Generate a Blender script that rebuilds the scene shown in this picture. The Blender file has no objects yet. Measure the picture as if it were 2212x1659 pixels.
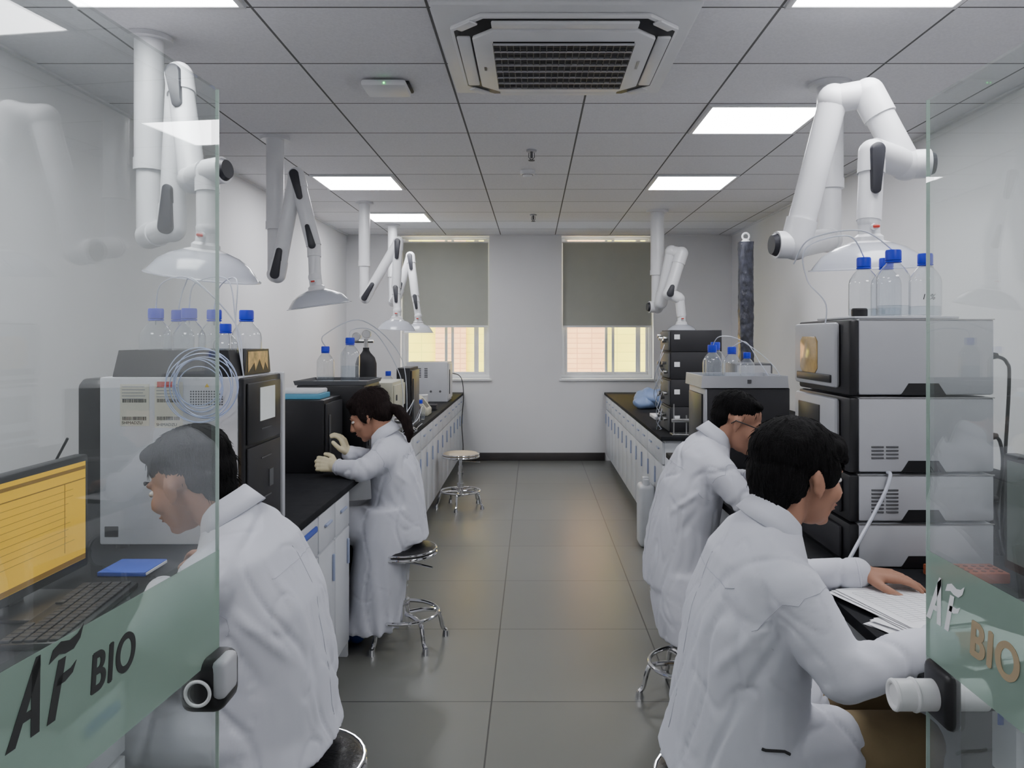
import bpy, bmesh, math, random
from mathutils import Vector, Matrix, noise
random.seed(7)
SC=bpy.context.scene
COL=SC.collection
V=Vector
H=2.84; BT=0.86; XL=-2.35; XR=2.5; YB=9.9; YF=-1.4

# ------------------------------------------------------------------ materials
def lin(r,g,b):
    f=lambda c:(c/255/12.92) if c/255<=.04045 else ((c/255+.055)/1.055)**2.4
    return (f(r),f(g),f(b),1)
def newmat(name):
    m=bpy.data.materials.new(name); m.use_nodes=True
    nt=m.node_tree; nt.nodes.clear()
    return m,nt,nt.nodes,nt.links
def P(name,col,rough=.5,metal=0,var=.06,scale=6,bump=0,bscale=40,emit=0,stretch=(1,1,1),spec=.5,coat=0,trans=0):
    m,nt,N,L=newmat(name)
    o=N.new('ShaderNodeOutputMaterial'); p=N.new('ShaderNodeBsdfPrincipled'); L.new(p.outputs[0],o.inputs[0])
    tc=N.new('ShaderNodeTexCoord'); mp=N.new('ShaderNodeMapping'); mp.inputs['Scale'].default_value=stretch
    L.new(tc.outputs['Object'],mp.inputs[0])
    n=N.new('ShaderNodeTexNoise'); n.inputs['Scale'].default_value=scale; n.inputs['Detail'].default_value=3
    L.new(mp.outputs[0],n.inputs['Vector'])
    mr=N.new('ShaderNodeMapRange'); mr.inputs[1].default_value=.3; mr.inputs[2].default_value=.7
    mr.inputs[3].default_value=1-var; mr.inputs[4].default_value=1+var
    L.new(n.outputs[0],mr.inputs[0])
    mx=N.new('ShaderNodeVectorMath'); mx.operation='SCALE'; mx.inputs[0].default_value=col[:3]
    L.new(mr.outputs[0],mx.inputs['Scale']); L.new(mx.outputs[0],p.inputs['Base Color'])
    p.inputs['Roughness'].default_value=rough; p.inputs['Metallic'].default_value=metal
    p.inputs['Specular IOR Level'].default_value=spec
    if coat: p.inputs['Coat Weight'].default_value=coat
    if emit:
        L.new(mx.outputs[0],p.inputs['Emission Color']); p.inputs['Emission Strength'].default_value=emit
    if trans:
        tl=N.new('ShaderNodeBsdfTranslucent'); L.new(mx.outputs[0],tl.inputs[0]); ms=N.new('ShaderNodeMixShader'); ms.inputs[0].default_value=trans
        L.new(p.outputs[0],ms.inputs[1]); L.new(tl.outputs[0],ms.inputs[2]); L.new(ms.outputs[0],o.inputs[0])
    if bump:
        b=N.new('ShaderNodeTexNoise'); b.inputs['Scale'].default_value=bscale; b.inputs['Detail'].default_value=4
        L.new(mp.outputs[0],b.inputs['Vector'])
        bp=N.new('ShaderNodeBump'); bp.inputs['Strength'].default_value=bump; bp.inputs['Distance'].default_value=.01
        L.new(b.outputs[0],bp.inputs['Height']); L.new(bp.outputs[0],p.inputs['Normal'])
    return m
def glassmat(name,tint,refl=1.0,rough=0.0,haze=0,hazecol=(.8,.85,.85,1)):
    m,nt,N,L=newmat(name)
    o=N.new('ShaderNodeOutputMaterial'); t=N.new('ShaderNodeBsdfTransparent'); t.inputs[0].default_value=tint
    g=N.new('ShaderNodeBsdfGlossy'); g.inputs['Roughness'].default_value=rough
    lw=N.new('ShaderNodeLayerWeight'); lw.inputs[0].default_value=.5
    pw=N.new('ShaderNodeMath'); pw.operation='POWER'; pw.inputs[1].default_value=4.5; L.new(lw.outputs['Facing'],pw.inputs[0])
    ma=N.new('ShaderNodeMath'); ma.operation='MULTIPLY_ADD'; ma.inputs[1].default_value=.9*refl; ma.inputs[2].default_value=.04*refl
    ma.use_clamp=True; L.new(pw.outputs[0],ma.inputs[0])
    base=t.outputs[0]
    if haze:
        d=N.new('ShaderNodeBsdfDiffuse'); d.inputs[0].default_value=hazecol
        tl=N.new('ShaderNodeBsdfTranslucent'); tl.inputs[0].default_value=hazecol
        dd=N.new('ShaderNodeMixShader'); dd.inputs[0].default_value=.4; L.new(d.outputs[0],dd.inputs[1]); L.new(tl.outputs[0],dd.inputs[2])
        n=N.new('ShaderNodeTexNoise'); n.inputs['Scale'].default_value=3
        mr=N.new('ShaderNodeMapRange'); mr.inputs[3].default_value=haze*.95; mr.inputs[4].default_value=min(1,haze*1.05); L.new(n.outputs[0],mr.inputs[0])
        mh=N.new('ShaderNodeMixShader'); L.new(mr.outputs[0],mh.inputs[0])
        L.new(t.outputs[0],mh.inputs[1]); L.new(dd.outputs[0],mh.inputs[2]); base=mh.outputs[0]
    mx=N.new('ShaderNodeMixShader'); L.new(ma.outputs[0],mx.inputs[0]); L.new(base,mx.inputs[1]); L.new(g.outputs[0],mx.inputs[2])
    L.new(mx.outputs[0],o.inputs[0]); return m
def tilemat(name,c1,c2,mortar,w,h,px,py,ms,rough,noisec,noises,bump,plane='xy',spec=.5,rvar=0,nb=.12):
    m,nt,N,L=newmat(name)
    o=N.new('ShaderNodeOutputMaterial'); p=N.new('ShaderNodeBsdfPrincipled'); L.new(p.outputs[0],o.inputs[0])
    g=N.new('ShaderNodeNewGeometry'); mp=N.new('ShaderNodeMapping')
    if plane=='xz':
        mp.inputs['Rotation'].default_value=(-math.pi/2,0,0)
    mp.inputs['Location'].default_value=(-px,-py,0)
    L.new(g.outputs['Position'],mp.inputs[0])
    b=N.new('ShaderNodeTexBrick'); b.offset=0; b.inputs['Scale'].default_value=1
    b.inputs['Brick Width'].default_value=w; b.inputs['Row Height'].default_value=h
    b.inputs['Mortar Size'].default_value=ms; b.inputs['Mortar Smooth'].default_value=.15
    b.inputs['Color1'].default_value=c1; b.inputs['Color2'].default_value=c2; b.inputs['Mortar'].default_value=mortar
    L.new(mp.outputs[0],b.inputs['Vector'])
    n=N.new('ShaderNodeTexNoise'); n.inputs['Scale'].default_value=noises; n.inputs['Detail'].default_value=6
    L.new(g.outputs['Position'],n.inputs['Vector'])
    mr=N.new('ShaderNodeMapRange'); mr.inputs[1].default_value=.3; mr.inputs[2].default_value=.7; mr.inputs[3].default_value=1-noisec; mr.inputs[4].default_value=1+noisec
    L.new(n.outputs[0],mr.inputs[0])
    sc=N.new('ShaderNodeVectorMath'); sc.operation='SCALE'; L.new(b.outputs[0],sc.inputs[0]); L.new(mr.outputs[0],sc.inputs['Scale'])
    L.new(sc.outputs[0],p.inputs['Base Color']); p.inputs['Specular IOR Level'].default_value=spec
    if rvar:
        rr=N.new('ShaderNodeMapRange'); rr.inputs[3].default_value=rough-rvar; rr.inputs[4].default_value=rough+rvar
        L.new(n.outputs[0],rr.inputs[0]); L.new(rr.outputs[0],p.inputs['Roughness'])
    else: p.inputs['Roughness'].default_value=rough
    inv=N.new('ShaderNodeMath'); inv.operation='MULTIPLY_ADD'; inv.inputs[1].default_value=-1; inv.inputs[2].default_value=1; L.new(b.outputs['Fac'],inv.inputs[0])
    ad=N.new('ShaderNodeMath'); ad.operation='MULTIPLY_ADD'; ad.inputs[1].default_value=nb; L.new(n.outputs[0],ad.inputs[0]); L.new(inv.outputs[0],ad.inputs[2])
    bp=N.new('ShaderNodeBump'); bp.inputs['Strength'].default_value=bump; bp.inputs['Distance'].default_value=.003
    L.new(ad.outputs[0],bp.inputs['Height']); L.new(bp.outputs[0],p.inputs['Normal'])
    return m

M={}
M['wall']=P('wall_paint',lin(230,230,232),.75,var=.015,scale=2,bump=.05,bscale=150)
M['ceil']=tilemat('ceiling_tiles',lin(234,234,238),lin(229,229,233),lin(112,112,112),.686,.63,-.41,3.69,.006,.9,.05,90,.35,spec=.2)  # grid lines: shadow gaps between tiles put into the mortar colour
M['floor']=tilemat('floor_tiles',lin(113,114,109),lin(107,108,103),lin(52,52,51),.7825,.833,-.178,4.196,.0035,.33,.035,1.2,.2,spec=.65,rvar=0,nb=.0)
M['base']=P('baseboard_dark',lin(62,58,58),.5)
M['white']=P('white_plastic',lin(226,227,229),.4,var=.02)
M['whitem']=P('white_enamel',lin(200,202,207),.38,var=.03)
M['duct']=P('white_duct',lin(222,223,226),.32,var=.03)
M['cab']=P('cabinet_white',lin(205,208,213),.35,var=.03)
M['cabedge']=P('cabinet_gap',lin(120,122,128),.6)
M['blue']=P('blue_handle',lin(52,84,190),.4)
M['pblue']=P('pale_blue_handle',lin(165,176,205),.4)
M['cap']=P('blue_cap',lin(28,50,205),.4,spec=.4)
M['top']=P('worktop_black',lin(36,37,40),.75,var=.15,scale=20,spec=.12)
M['black']=P('black_plastic',lin(24,24,27),.38,var=.12)
M['blackm']=P('black_matte',lin(36,36,40),.6,var=.1)
M['rubber']=P('dark_hinge_cover',lin(42,43,50),.45)
M['chrome']=P('chrome',(.78,.78,.8,1),.1,1,var=.02)
M['steel']=P('brushed_steel',(.5,.5,.5,1),.3,1,var=.1)
M['grey']=P('instrument_grey',lin(168,169,173),.45,var=.03)
M['lgrey']=P('instrument_light_grey',lin(176,178,183),.4,var=.03)
M['dgrey']=P('dark_grey',lin(84,85,88),.5)
M['beige']=P('beige_enamel',lin(190,188,168),.45,var=.04)
M['paper']=P('paper',lin(238,239,242),.8,var=.02,scale=10)
M['paperold']=P('label_paper',lin(214,212,196),.8)
M['ink']=P('ink',lin(48,50,50),.8)
M['letb']=P('faded_beige_lettering',lin(168,150,120),.7)
M['lightink']=P('light_ink',lin(150,152,158),.8)
M['red']=P('red_plastic',lin(196,60,48),.5)
M['orange']=P('orange_plastic',lin(160,80,46),.6)
M['dorange']=P('dark_orange',lin(110,52,30),.6)
M['yellow']=P('warning_yellow',lin(225,190,50),.6)
M['green']=P('green_led',lin(60,255,120),.5,emit=6)
M['screen']=P('amber_screen',lin(236,186,24),.5,emit=.55,var=.04,scale=3)
M['screend']=P('amber_screen_line',lin(150,112,20),.5,emit=.25)
M['screeng']=P('grey_screen',lin(200,205,205),.4,emit=.3)
M['screenk']=P('dim_screen',lin(92,100,96),.3,emit=.15)
M['stoolb']=P('black_leatherette',lin(22,22,24),.35,bump=.2,bscale=80)
M['stoolt']=P('tan_seat',lin(186,172,150),.5,var=.06,bump=.05)
M['coat']=P('cotton_white_coat',lin(206,208,217),.9,var=.02,scale=4,bump=.02,bscale=90,spec=.1)
M['seam']=P('coat_seam',lin(178,180,191),.9)
M['skin']=P('skin',lin(172,128,106),.6,var=.06,scale=14,bump=.05,bscale=120,spec=.3)
M['lips']=P('lips',lin(146,92,84),.45)
M['eye']=P('eye_white',lin(225,222,218),.25)
M['iris']=P('iris_dark',lin(28,20,16),.15)
M['hair']=P('black_hair',lin(13,12,13),.75,var=.6,scale=60,bump=.6,bscale=170,stretch=(3,3,.5),spec=.14)
M['hairb']=P('dark_brown_hair',lin(32,23,22),.7,var=.5,scale=60,bump=.6,bscale=170,stretch=(3,3,.5),spec=.15)
M['trouser']=P('dark_trousers',lin(44,46,58),.85,bump=.1)
M['khaki']=P('khaki_trousers',lin(138,120,88),.85,bump=.1)
M['shoe']=P('shoe',lin(40,40,44),.5)
M['bshoe']=P('blue_shoe_cover',lin(50,80,150),.6)
M['glove']=P('latex_glove',lin(206,196,162),.6,bump=.1)
M['tube']=P('clear_tubing',lin(205,210,222),.25)
M['tubeb']=P('blueish_tubing',lin(175,190,225),.25)
M['cable']=P('black_cable',lin(24,24,26),.5)
M['brass']=P('brass',(.6,.5,.3,1),.3,1)
M['amber']=P('amber_glass',lin(70,38,16),.15)
M['bag']=P('blue_bag',lin(128,150,190),.5,bump=.3,bscale=14)
M['blind']=P('roller_blind',lin(176,178,170),.9,var=.02,bump=.05,bscale=200,trans=.10)
M['wrap']=P('plastic_wrap_dark',lin(52,54,64),.28,var=.55,scale=30,bump=.8,bscale=34,stretch=(1,1,.6))
M['jug']=P('white_canister',lin(205,208,212),.4)
M['green2']=P('glass_edge',lin(176,196,186),.2,var=.05)  # greenish cut edge, its highlight put into the pale colour
M['glass']=glassmat('door_glass',(.94,.965,.955,1),1.35,haze=.035,hazecol=(.80,.84,.84,1))
M['frost']=glassmat('frosted_film',(.86,.93,.89,1),.5,.25,haze=.42,hazecol=lin(172,192,181))
M['bglass']=glassmat('bottle_glass',(.94,.955,.97,1),2.0,haze=.07,hazecol=(.8,.85,.9,1))
M['wglass']=glassmat('window_glass',(.95,.97,.97,1),.5)
M['hood']=glassmat('hood_plastic',(.90,.92,.95,1),1.2,.15,haze=.62,hazecol=(.78,.80,.86,1))
M['liq']=glassmat('solvent',(.90,.93,.95,1),.8)
def lampmat():
    m,nt,N,L=newmat('led_diffuser'); o=N.new('ShaderNodeOutputMaterial'); e=N.new('ShaderNodeEmission')
    n=N.new('ShaderNodeTexNoise'); n.inputs['Scale'].default_value=2
    mr=N.new('ShaderNodeMapRange'); mr.inputs[3].default_value=LAMP*.97; mr.inputs[4].default_value=LAMP*1.03
    L.new(n.outputs[0],mr.inputs[0]); L.new(mr.outputs[0],e.inputs[1]); e.inputs[0].default_value=(.965,.965,1,1)
    L.new(e.outputs[0],o.inputs[0]); return m
LAMP=23.5
M['lamp']=lampmat()
M['fac_y']=tilemat('facade_yellow',lin(240,222,84),lin(234,212,78),lin(205,190,80),.5,.16,0,0,.006,.9,.05,3,.2,'xz')
M['fac_p']=tilemat('facade_peach',lin(240,180,122),lin(232,168,112),lin(200,140,100),.26,.09,0,0,.008,.9,.05,3,.2,'xz')

# ------------------------------------------------------------------ builder
def frame(d,up=V((0,0,1))):
    d=V(d).normalized()
    if abs(d.dot(up))>.98: up=V((1,0,0))
    a=up.cross(d).normalized(); b=d.cross(a).normalized()
    return a,b,d
class B:
    def __init__(s): s.v=[];s.f=[];s.m=[]
    def add(s,vs,fs,m=0,X=None):
        o=len(s.v)
        for p in vs: s.v.append((X@V(p)) if X is not None else V(p))
        for f in fs: s.f.append([i+o for i in f]); s.m.append(m)
    def bm(s,bm,m=0,X=None):
        bm.verts.index_update()
        s.add([v.co.copy() for v in bm.verts],[[v.index for v in f.verts] for f in bm.faces],m,X); bm.free()
    def box(s,x0,x1,y0,y1,z0,z1,bev=0,m=0,X=None,seg=2):
        b=bmesh.new(); bmesh.ops.create_cube(b,size=1)
        for v in b.verts:
            v.co=V(((x0+x1)/2+v.co.x*(x1-x0),(y0+y1)/2+v.co.y*(y1-y0),(z0+z1)/2+v.co.z*(z1-z0)))
        if bev: bmesh.ops.bevel(b,geom=b.edges[:],offset=bev,segments=seg,affect='EDGES',profile=.5,clamp_overlap=True)
        bmesh.ops.recalc_face_normals(b,faces=b.faces[:])
        s.bm(b,m,X); return s
    def prism(s,poly,axis,a,b,m=0,bev=0):
        def mk(p,t):
            return {'y':(p[0],t,p[1]),'x':(t,p[0],p[1]),'z':(p[0],p[1],t)}[axis]
        n=len(poly); vs=[mk(p,a) for p in poly]+[mk(p,b) for p in poly]
        fs=[list(range(n))[::-1],[n+i for i in range(n)]]+[[i,(i+1)%n,n+(i+1)%n,n+i] for i in range(n)]
        t=bmesh.new(); bv=[t.verts.new(v) for v in vs]
        for f in fs: t.faces.new([bv[i] for i in f])
        bmesh.ops.recalc_face_normals(t,faces=t.faces[:])
        if bev: bmesh.ops.bevel(t,geom=t.edges[:],offset=bev,segments=2,affect='EDGES',profile=.5,clamp_overlap=True)
        s.bm(t,m); return s
    def cyl(s,p0,p1,r0,r1=None,n=20,m=0,X=None):
        r1=r0 if r1 is None else r1; p0=V(p0);p1=V(p1); a,b,d=frame(p1-p0)
        vs=[];
        for p,r in ((p0,r0),(p1,r1)):
            for i in range(n):
                t=2*math.pi*i/n; vs.append(p+a*math.cos(t)*r+b*math.sin(t)*r)
        fs=[[i,(i+1)%n,n+(i+1)%n,n+i] for i in range(n)]+[list(range(n))[::-1],[n+i for i in range(n)]]
        s.add(vs,fs,m,X); return s
    def ell(s,c,r,R=None,n=16,m=0,X=None):
        if not hasattr(r,'__len__'): r=(r,r,r)
        b=bmesh.new(); bmesh.ops.create_uvsphere(b,u_segments=n,v_segments=max(6,n*2//3),radius=1)
        for v in b.verts:
            p=V((v.co.x*r[0],v.co.y*r[1],v.co.z*r[2]))
            if R is not None: p=R@p
            v.co=V(c)+p
        s.bm(b,m,X); return s
    def chain(s,pts,rs,m=0,n=14,X=None):
        for i,(p,r) in enumerate(zip(pts,rs)): s.ell(p,r,n=n,m=m,X=X)
        for i in range(len(pts)-1): s.cyl(pts[i],pts[i+1],rs[i],rs[i+1],n=n,m=m,X=X)
        return s
    def lathe(s,prof,c=(0,0,0),n=28,m=0,X=None):
        vs=[];fs=[];c=V(c);k=len(prof)
        for r,z in prof:
            for i in range(n):
                t=2*math.pi*i/n; vs.append(c+V((r*math.cos(t),r*math.sin(t),z)))
        for j in range(k-1):
            for i in range(n): fs.append([j*n+i,j*n+(i+1)%n,(j+1)*n+(i+1)%n,(j+1)*n+i])
        s.add(vs,fs,m,X); return s
    def tor(s,c,R,r,axis=(0,0,1),n=32,k=10,m=0,a0=0,a1=2*math.pi):
        a,b,d=frame(axis); full=abs(a1-a0-2*math.pi)<1e-6; c=V(c)
        pts=[c+a*math.cos(a0+(a1-a0)*i/n)*R+b*math.sin(a0+(a1-a0)*i/n)*R for i in range(n if full else n+1)]
        s.tube(pts,r,k,m,closed=full); return s
    def tube(s,pts,r,n=8,m=0,closed=False):
        pts=[V(p) for p in pts]; N=len(pts); vs=[];fs=[]; up=None
        for i,p in enumerate(pts):
            q=pts[(i+1)%N] if (closed or i<N-1) else p; o=pts[i-1] if (closed or i>0) else p
            t=(q-o).normalized()
            if up is None: a,b,_=frame(t); 
            else:
                a=(up-t*up.dot(t)).normalized(); b=t.cross(a)
            up=a; rr=r[i] if hasattr(r,'__len__') else r
            for j in range(n):
                w=2*math.pi*j/n; vs.append(p+a*math.cos(w)*rr+b*math.sin(w)*rr)
        for i in range(N if closed else N-1):
            i2=(i+1)%N
            for j in range(n): fs.append([i*n+j,i*n+(j+1)%n,i2*n+(j+1)%n,i2*n+j])
        if not closed: fs+= [list(range(n))[::-1],[(N-1)*n+j for j in range(n)]]
        s.add(vs,fs,m); return s
    def loft(s,rings,n=28,m=0):
        vs=[];fs=[]
        for c,sv,fv,a,b in rings:
            for i in range(n):
                t=2*math.pi*i/n; ct,st=math.cos(t),math.sin(t)
                e=.8; x=math.copysign(abs(ct)**e,ct); y=math.copysign(abs(st)**e,st)
                vs.append(V(c)+V(sv)*x*a+V(fv)*y*b)
        k=len(rings)
        for j in range(k-1):
            for i in range(n): fs.append([j*n+i,j*n+(i+1)%n,(j+1)*n+(i+1)%n,(j+1)*n+i])
        fs+= [list(range(n))[::-1],[(k-1)*n+i for i in range(n)]]
        s.add(vs,fs,m); return s
def spline(pts,k=8):
    pts=[V(p) for p in pts]; out=[]
    P_=[pts[0]]+pts+[pts[-1]]
    for i in range(1,len(P_)-2):
        a,b,c,d=P_[i-1:i+3]
        for j in range(k):
            t=j/k; out.append(.5*((2*b)+(c-a)*t+(2*a-5*b+4*c-d)*t*t+(3*b-a-3*c+d)*t**3))
    out.append(pts[-1]); return out
def mesh(b,name,mats,off=V((0,0,0)),ang=35):
    me=bpy.data.meshes.new(name); me.from_pydata([tuple(v-off) for v in b.v],[],b.f); me.update()
    if not isinstance(mats,(list,tuple)): mats=[mats]
    for mm in mats: me.materials.append(M[mm] if isinstance(mm,str) else mm)
    me.polygons.foreach_set('material_index',b.m)
    me.shade_smooth()
    try: me.set_sharp_from_angle(angle=math.radians(ang))
    except Exception: pass
    return me
def thing(name,label,cat,loc=(0,0,0),rz=0,group=None):
    e=bpy.data.objects.new(name,None); e.location=loc; e.rotation_euler=(0,0,rz); e.empty_display_size=.05
    COL.objects.link(e); e['label']=label; e['category']=cat
    if group: e['group']=group
    return e
def part(b,name,mats,parent,world=True,label=None,me=None,ang=35):
    off=V(parent.location)
    if not world: off=V((0,0,0))
    if me is None: me=mesh(b,name,mats,off,ang)
    o=bpy.data.objects.new(name,me); COL.objects.link(o); o.parent=parent
    if label: o['label']=label
    return o
def subpart(b,name,mats,parent,root,label=None):
    me=mesh(b,name,mats,V(root.location)); o=bpy.data.objects.new(name,me); COL.objects.link(o); o.parent=parent
    if label:o['label']=label
    return o
def single(b,name,label,cat,mats,org,group=None,ang=35):
    me=mesh(b,name,mats,V(org),ang); o=bpy.data.objects.new(name,me); o.location=org; COL.objects.link(o)
    o['label']=label;o['category']=cat
    if group:o['group']=group
    return o
def struct(b,name,mats,parent=None):
    me=mesh(b,name,mats); o=bpy.data.objects.new(name,me); COL.objects.link(o)
    if parent: o.parent=parent
    else: o['kind']='structure'
    return o
def text(s,size,org,xa,up,mat,parent,name,shear=0,sx=1,ext=.0004,root=None,bold=0):
    cu=bpy.data.curves.new('t','FONT'); cu.body=s; cu.size=size; cu.shear=shear; cu.extrude=ext
    if bold: cu.space_character=1.12
    ob=bpy.data.objects.new('t',cu); COL.objects.link(ob); bpy.context.view_layer.update()
    dg=bpy.context.evaluated_depsgraph_get(); me=bpy.data.meshes.new_from_object(ob.evaluated_get(dg))
    bpy.data.objects.remove(ob)
    if bold:
        vs=[v.co.copy() for v in me.vertices]; fs=[list(p.vertices) for p in me.polygons]; V2=[];F2=[]
        for k,(dx,dy) in enumerate(((0,0),(bold,0),(bold*2,0),(bold,bold*.5),(bold,-bold*.5))):
            o_=len(V2); V2+=[tuple(v+V((dx,dy,.00003*k))) for v in vs]; F2+=[[i+o_ for i in f] for f in fs]
        me=bpy.data.meshes.new('t'); me.from_pydata(V2,[],F2); me.update()
    xa=V(xa).normalized(); up=V(up).normalized(); nn=xa.cross(up)
    X=Matrix(((xa.x*sx,up.x,nn.x,0),(xa.y*sx,up.y,nn.y,0),(xa.z*sx,up.z,nn.z,0),(0,0,0,1)))
    off=V(org)-V((root or parent).location)
    X.translation=off
    me.transform(X); me.materials.clear(); me.materials.append(M[mat]); me.name=name
    o=bpy.data.objects.new(name,me); COL.objects.link(o); o.parent=parent; return o
def flat(polys,org,xa,up,mat,parent,name,t=.0005):
    xa=V(xa).normalized(); up=V(up).normalized(); nn=xa.cross(up); b=B()
    for poly in polys:
        n=len(poly); vs=[V(org)+xa*p[0]+up*p[1] for p in poly]; vs+= [v+nn*t for v in vs]
        b.add(vs,[list(range(n))[::-1],[n+i for i in range(n)]]+[[i,(i+1)%n,n+(i+1)%n,n+i] for i in range(n)])
    return part(b,name,mat,parent)

# ------------------------------------------------------------------ room shell
struct(B().box(XL-.2,XR+.2,YF-.2,YB+.24,-.1,0),'floor','floor')
struct(B().box(XL-.2,XR+.2,YF-.2,YB+.24,H,H+.12),'ceiling','ceil')
struct(B().box(XL-.15,XL,YF-.15,YB+.24,0,H),'wall_left','wall')
struct(B().box(XR,XR+.15,YF-.15,YB+.24,0,H),'wall_right','wall')
struct(B().box(XL,XR,YF-.15,YF,0,H),'wall_front_added','wall')  # unseen wall added behind the camera to keep sky light out
W1=(-1.67,-.553); W2=(.355,1.514); WZ0=1.03; WZ1=2.825
b=B()
for x0,x1 in ((XL,W1[0]),(W1[1],W2[0]),(W2[1],XR)): b.box(x0,x1,YB,YB+.24,0,H)
for w in (W1,W2):
    b.box(w[0],w[1],YB,YB+.24,0,WZ0); b.box(w[0],w[1],YB,YB+.24,WZ1,H)
struct(b,'wall_back','wall')
struct(B().box(-.9,.9,YB-.012,YB,0,.10,.003),'baseboard_back','base')
struct(B().box(XL,XL+.012,1.0,YB,0,.10,.003),'baseboard_left','base')
struct(B().box(XR-.012,XR,1.0,YB,0,.10,.003),'baseboard_right','base')
struct(B().box(XL,XL+.025,YF,YB,H-.012,H-.0005),'trim_1','white')
struct(B().box(XR-.025,XR,YF,YB,H-.012,H-.0005),'trim_2','white')
struct(B().box(XL+.025,XR-.025,YB-.025,YB,H-.012,H-.0005),'trim_3','white')
for i,w in enumerate((W1,W2)):
    x0,x1=w; e=bpy.data.objects.new('window_%d'%(i+1),None); e.location=((x0+x1)/2,10.06,WZ0); COL.objects.link(e)
    e['kind']='structure'
    b=B(); F=.045
    b.box(x0,x1,10.02,10.10,WZ0,WZ0+F,.004); b.box(x0,x1,10.02,10.10,WZ1-.018,WZ1,.004)
    b.box(x0,x0+F,10.02,10.10,WZ0+F,WZ1-.018,.004); b.box(x1-F,x1,10.02,10.10,WZ0+F,WZ1-.018,.004)
    part(b,'window_frame','white',e)
    xm=(x0+x1)/2
    for j,(a,c) in enumerate(((x0+F,xm+.10),(xm-.02,x1-F-.10),(x1-F-.16,x1-F))):
        y=10.035+.022*(j%2)+ (.03 if j==2 else 0); s=B(); G=.035
        s.box(a,c,y,y+.02,WZ0+F,WZ0+F+G,.003); s.box(a,c,y,y+.02,WZ1-.034,WZ1-.018,.003)
        s.box(a,a+G,y,y+.02,WZ0+F+G,WZ1-.034,.003); s.box(c-G,c,y,y+.02,WZ0+F+G,WZ1-.034,.003)
        s.box(a+G,c-G,y+.009,y+.012,WZ0+F+G,WZ1-.034,m=1)
        part(s,'window_sash',['white','wglass'],e)
    part(B().box(x0-.03,x1+.03,YB-.03,10.02,WZ0-.03,WZ0-.001,.006),'window_sill','white',e)
    bx=thing('roller_blind','grey fabric roller blind pulled two thirds down over a window','blind',((x0+x1)/2,9.955,2.74),group='roller blinds')
    part(B().box(x0+.02,x1-.02,9.953,9.957,1.70,2.745),'blind_fabric','blind',bx)
    part(B().cyl((x0+.01,9.97,2.75),(x1-.01,9.97,2.75),.016),'roller_tube','white',bx)
    part(B().box(x0+.02,x1-.02,9.945,9.962,1.675,1.70,.004),'bottom_bar','white',bx)
    part(B().tube([(x1-.012,9.94,2.75),(x1-.012,9.94,1.75)],.003,6),'pull_cord','white',bx)
b=B(); ys=14
edges=[(-6,-2.31,0),(-2.31,-1.74,0),(-1.74,-1.2,1),(-1.2,.0,0),(0,1.30,1),(1.30,2.3,0),(2.3,6,1)]
for x0,x1,m in edges: b.box(x0,x1,ys+(0 if m else .08),ys+.4,-3,7,m=m)
single(b,'neighbouring_building','yellow and peach tiled facade of the building outside','building',['fac_y','fac_p'],(0,14.2,-3))

# ------------------------------------------------------------------ ceiling fixtures
def lightpanel(x0,y0,wx=.686,wy=.63):
    e=thing('ceiling_light_panel','square white led panel lit in the suspended ceiling','ceiling light',(x0+wx/2,y0+wy/2,H),group='ceiling led panels')
    b=B(); g=.012; a0,a1,c0,c1=x0+g,x0+wx-g,y0+g,y0+wy-g; t=.022; z=H-.014
    b.box(a0,a1,c0,c0+t,z,H-.001,.002); b.box(a0,a1,c1-t,c1,z,H-.001,.002); b.box(a0,a0+t,c0+t,c1-t,z,H-.001,.002); b.box(a1-t,a1,c0+t,c1-t,z,H-.001,.002)
    part(b,'panel_frame','white',e)
    part(B().box(a0+t,a1-t,c0+t,c1-t,H-.009,H-.001),'diffuser','lamp',e)
for x,y in ((-1.785,.54),(.96,.54),(-1.785,2.43),(.96,2.43),(.96,4.32),(-1.785,6.21),(.96,6.21),(-1.785,8.10)): lightpanel(x,y)  # foremost pair is out of view, added to brighten ceiling and coats
cx,cy=.125,3.51; e=thing('cassette_air_conditioner','white square ceiling cassette air conditioner with dark slotted grille','air conditioner',(cx,cy,H))
b=B(); hx=.52; hy=.54
b.box(cx-hx,cx+hx,cy-hy,cy+hy,H-.03,H-.002,.012); 
def octo(hx,hy,c): return [(cx-hx+c,cy-hy),(cx+hx-c,cy-hy),(cx+hx,cy-hy+c),(cx+hx,cy+hy-c),(cx+hx-c,cy+hy),(cx-hx+c,cy+hy),(cx-hx,cy+hy-c),(cx-hx,cy-hy+c)]
b.prism(octo(.46,.48,.13),'z',H-.05,H-.03,bev=.008)
part(b,'panel','white',e)
part(B().prism(octo(.445,.465,.125),'z',H-.053,H-.049,bev=.001),'air_slot','black',e)
part(B().prism(octo(.375,.39,.09),'z',H-.072,H-.05,bev=.01),'centre_panel','white',e)
for (dx,dy,lx,ly) in ((0,-.425,.29,.030),(0,.425,.29,.030),(-.41,0,.028,.30),(.41,0,.028,.30)):
    part(B().box(cx+dx-lx,cx+dx+lx,cy+dy-ly,cy+dy+ly,H-.066,H-.05,.007),'louver','white',e)
for sx in (-1,1):
    for sy in (-1,1):
        a=B(); 
        X=Matrix.Translation((cx+sx*.392,cy+sy*.41,0))@Matrix.Rotation(sx*sy*-math.pi/4,4,'Z')
        a.box(-.05,.05,-.022,.022,H-.062,H-.05,.006,X=X); part(a,'corner_piece','white',e)
b=B(); gx,gy=.29,.285
b.box(cx-gx,cx+gx,cy-gy,cy+gy,H-.074,H-.068,m=0)
part(b,'grille_recess','black',e)
b=B()
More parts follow.
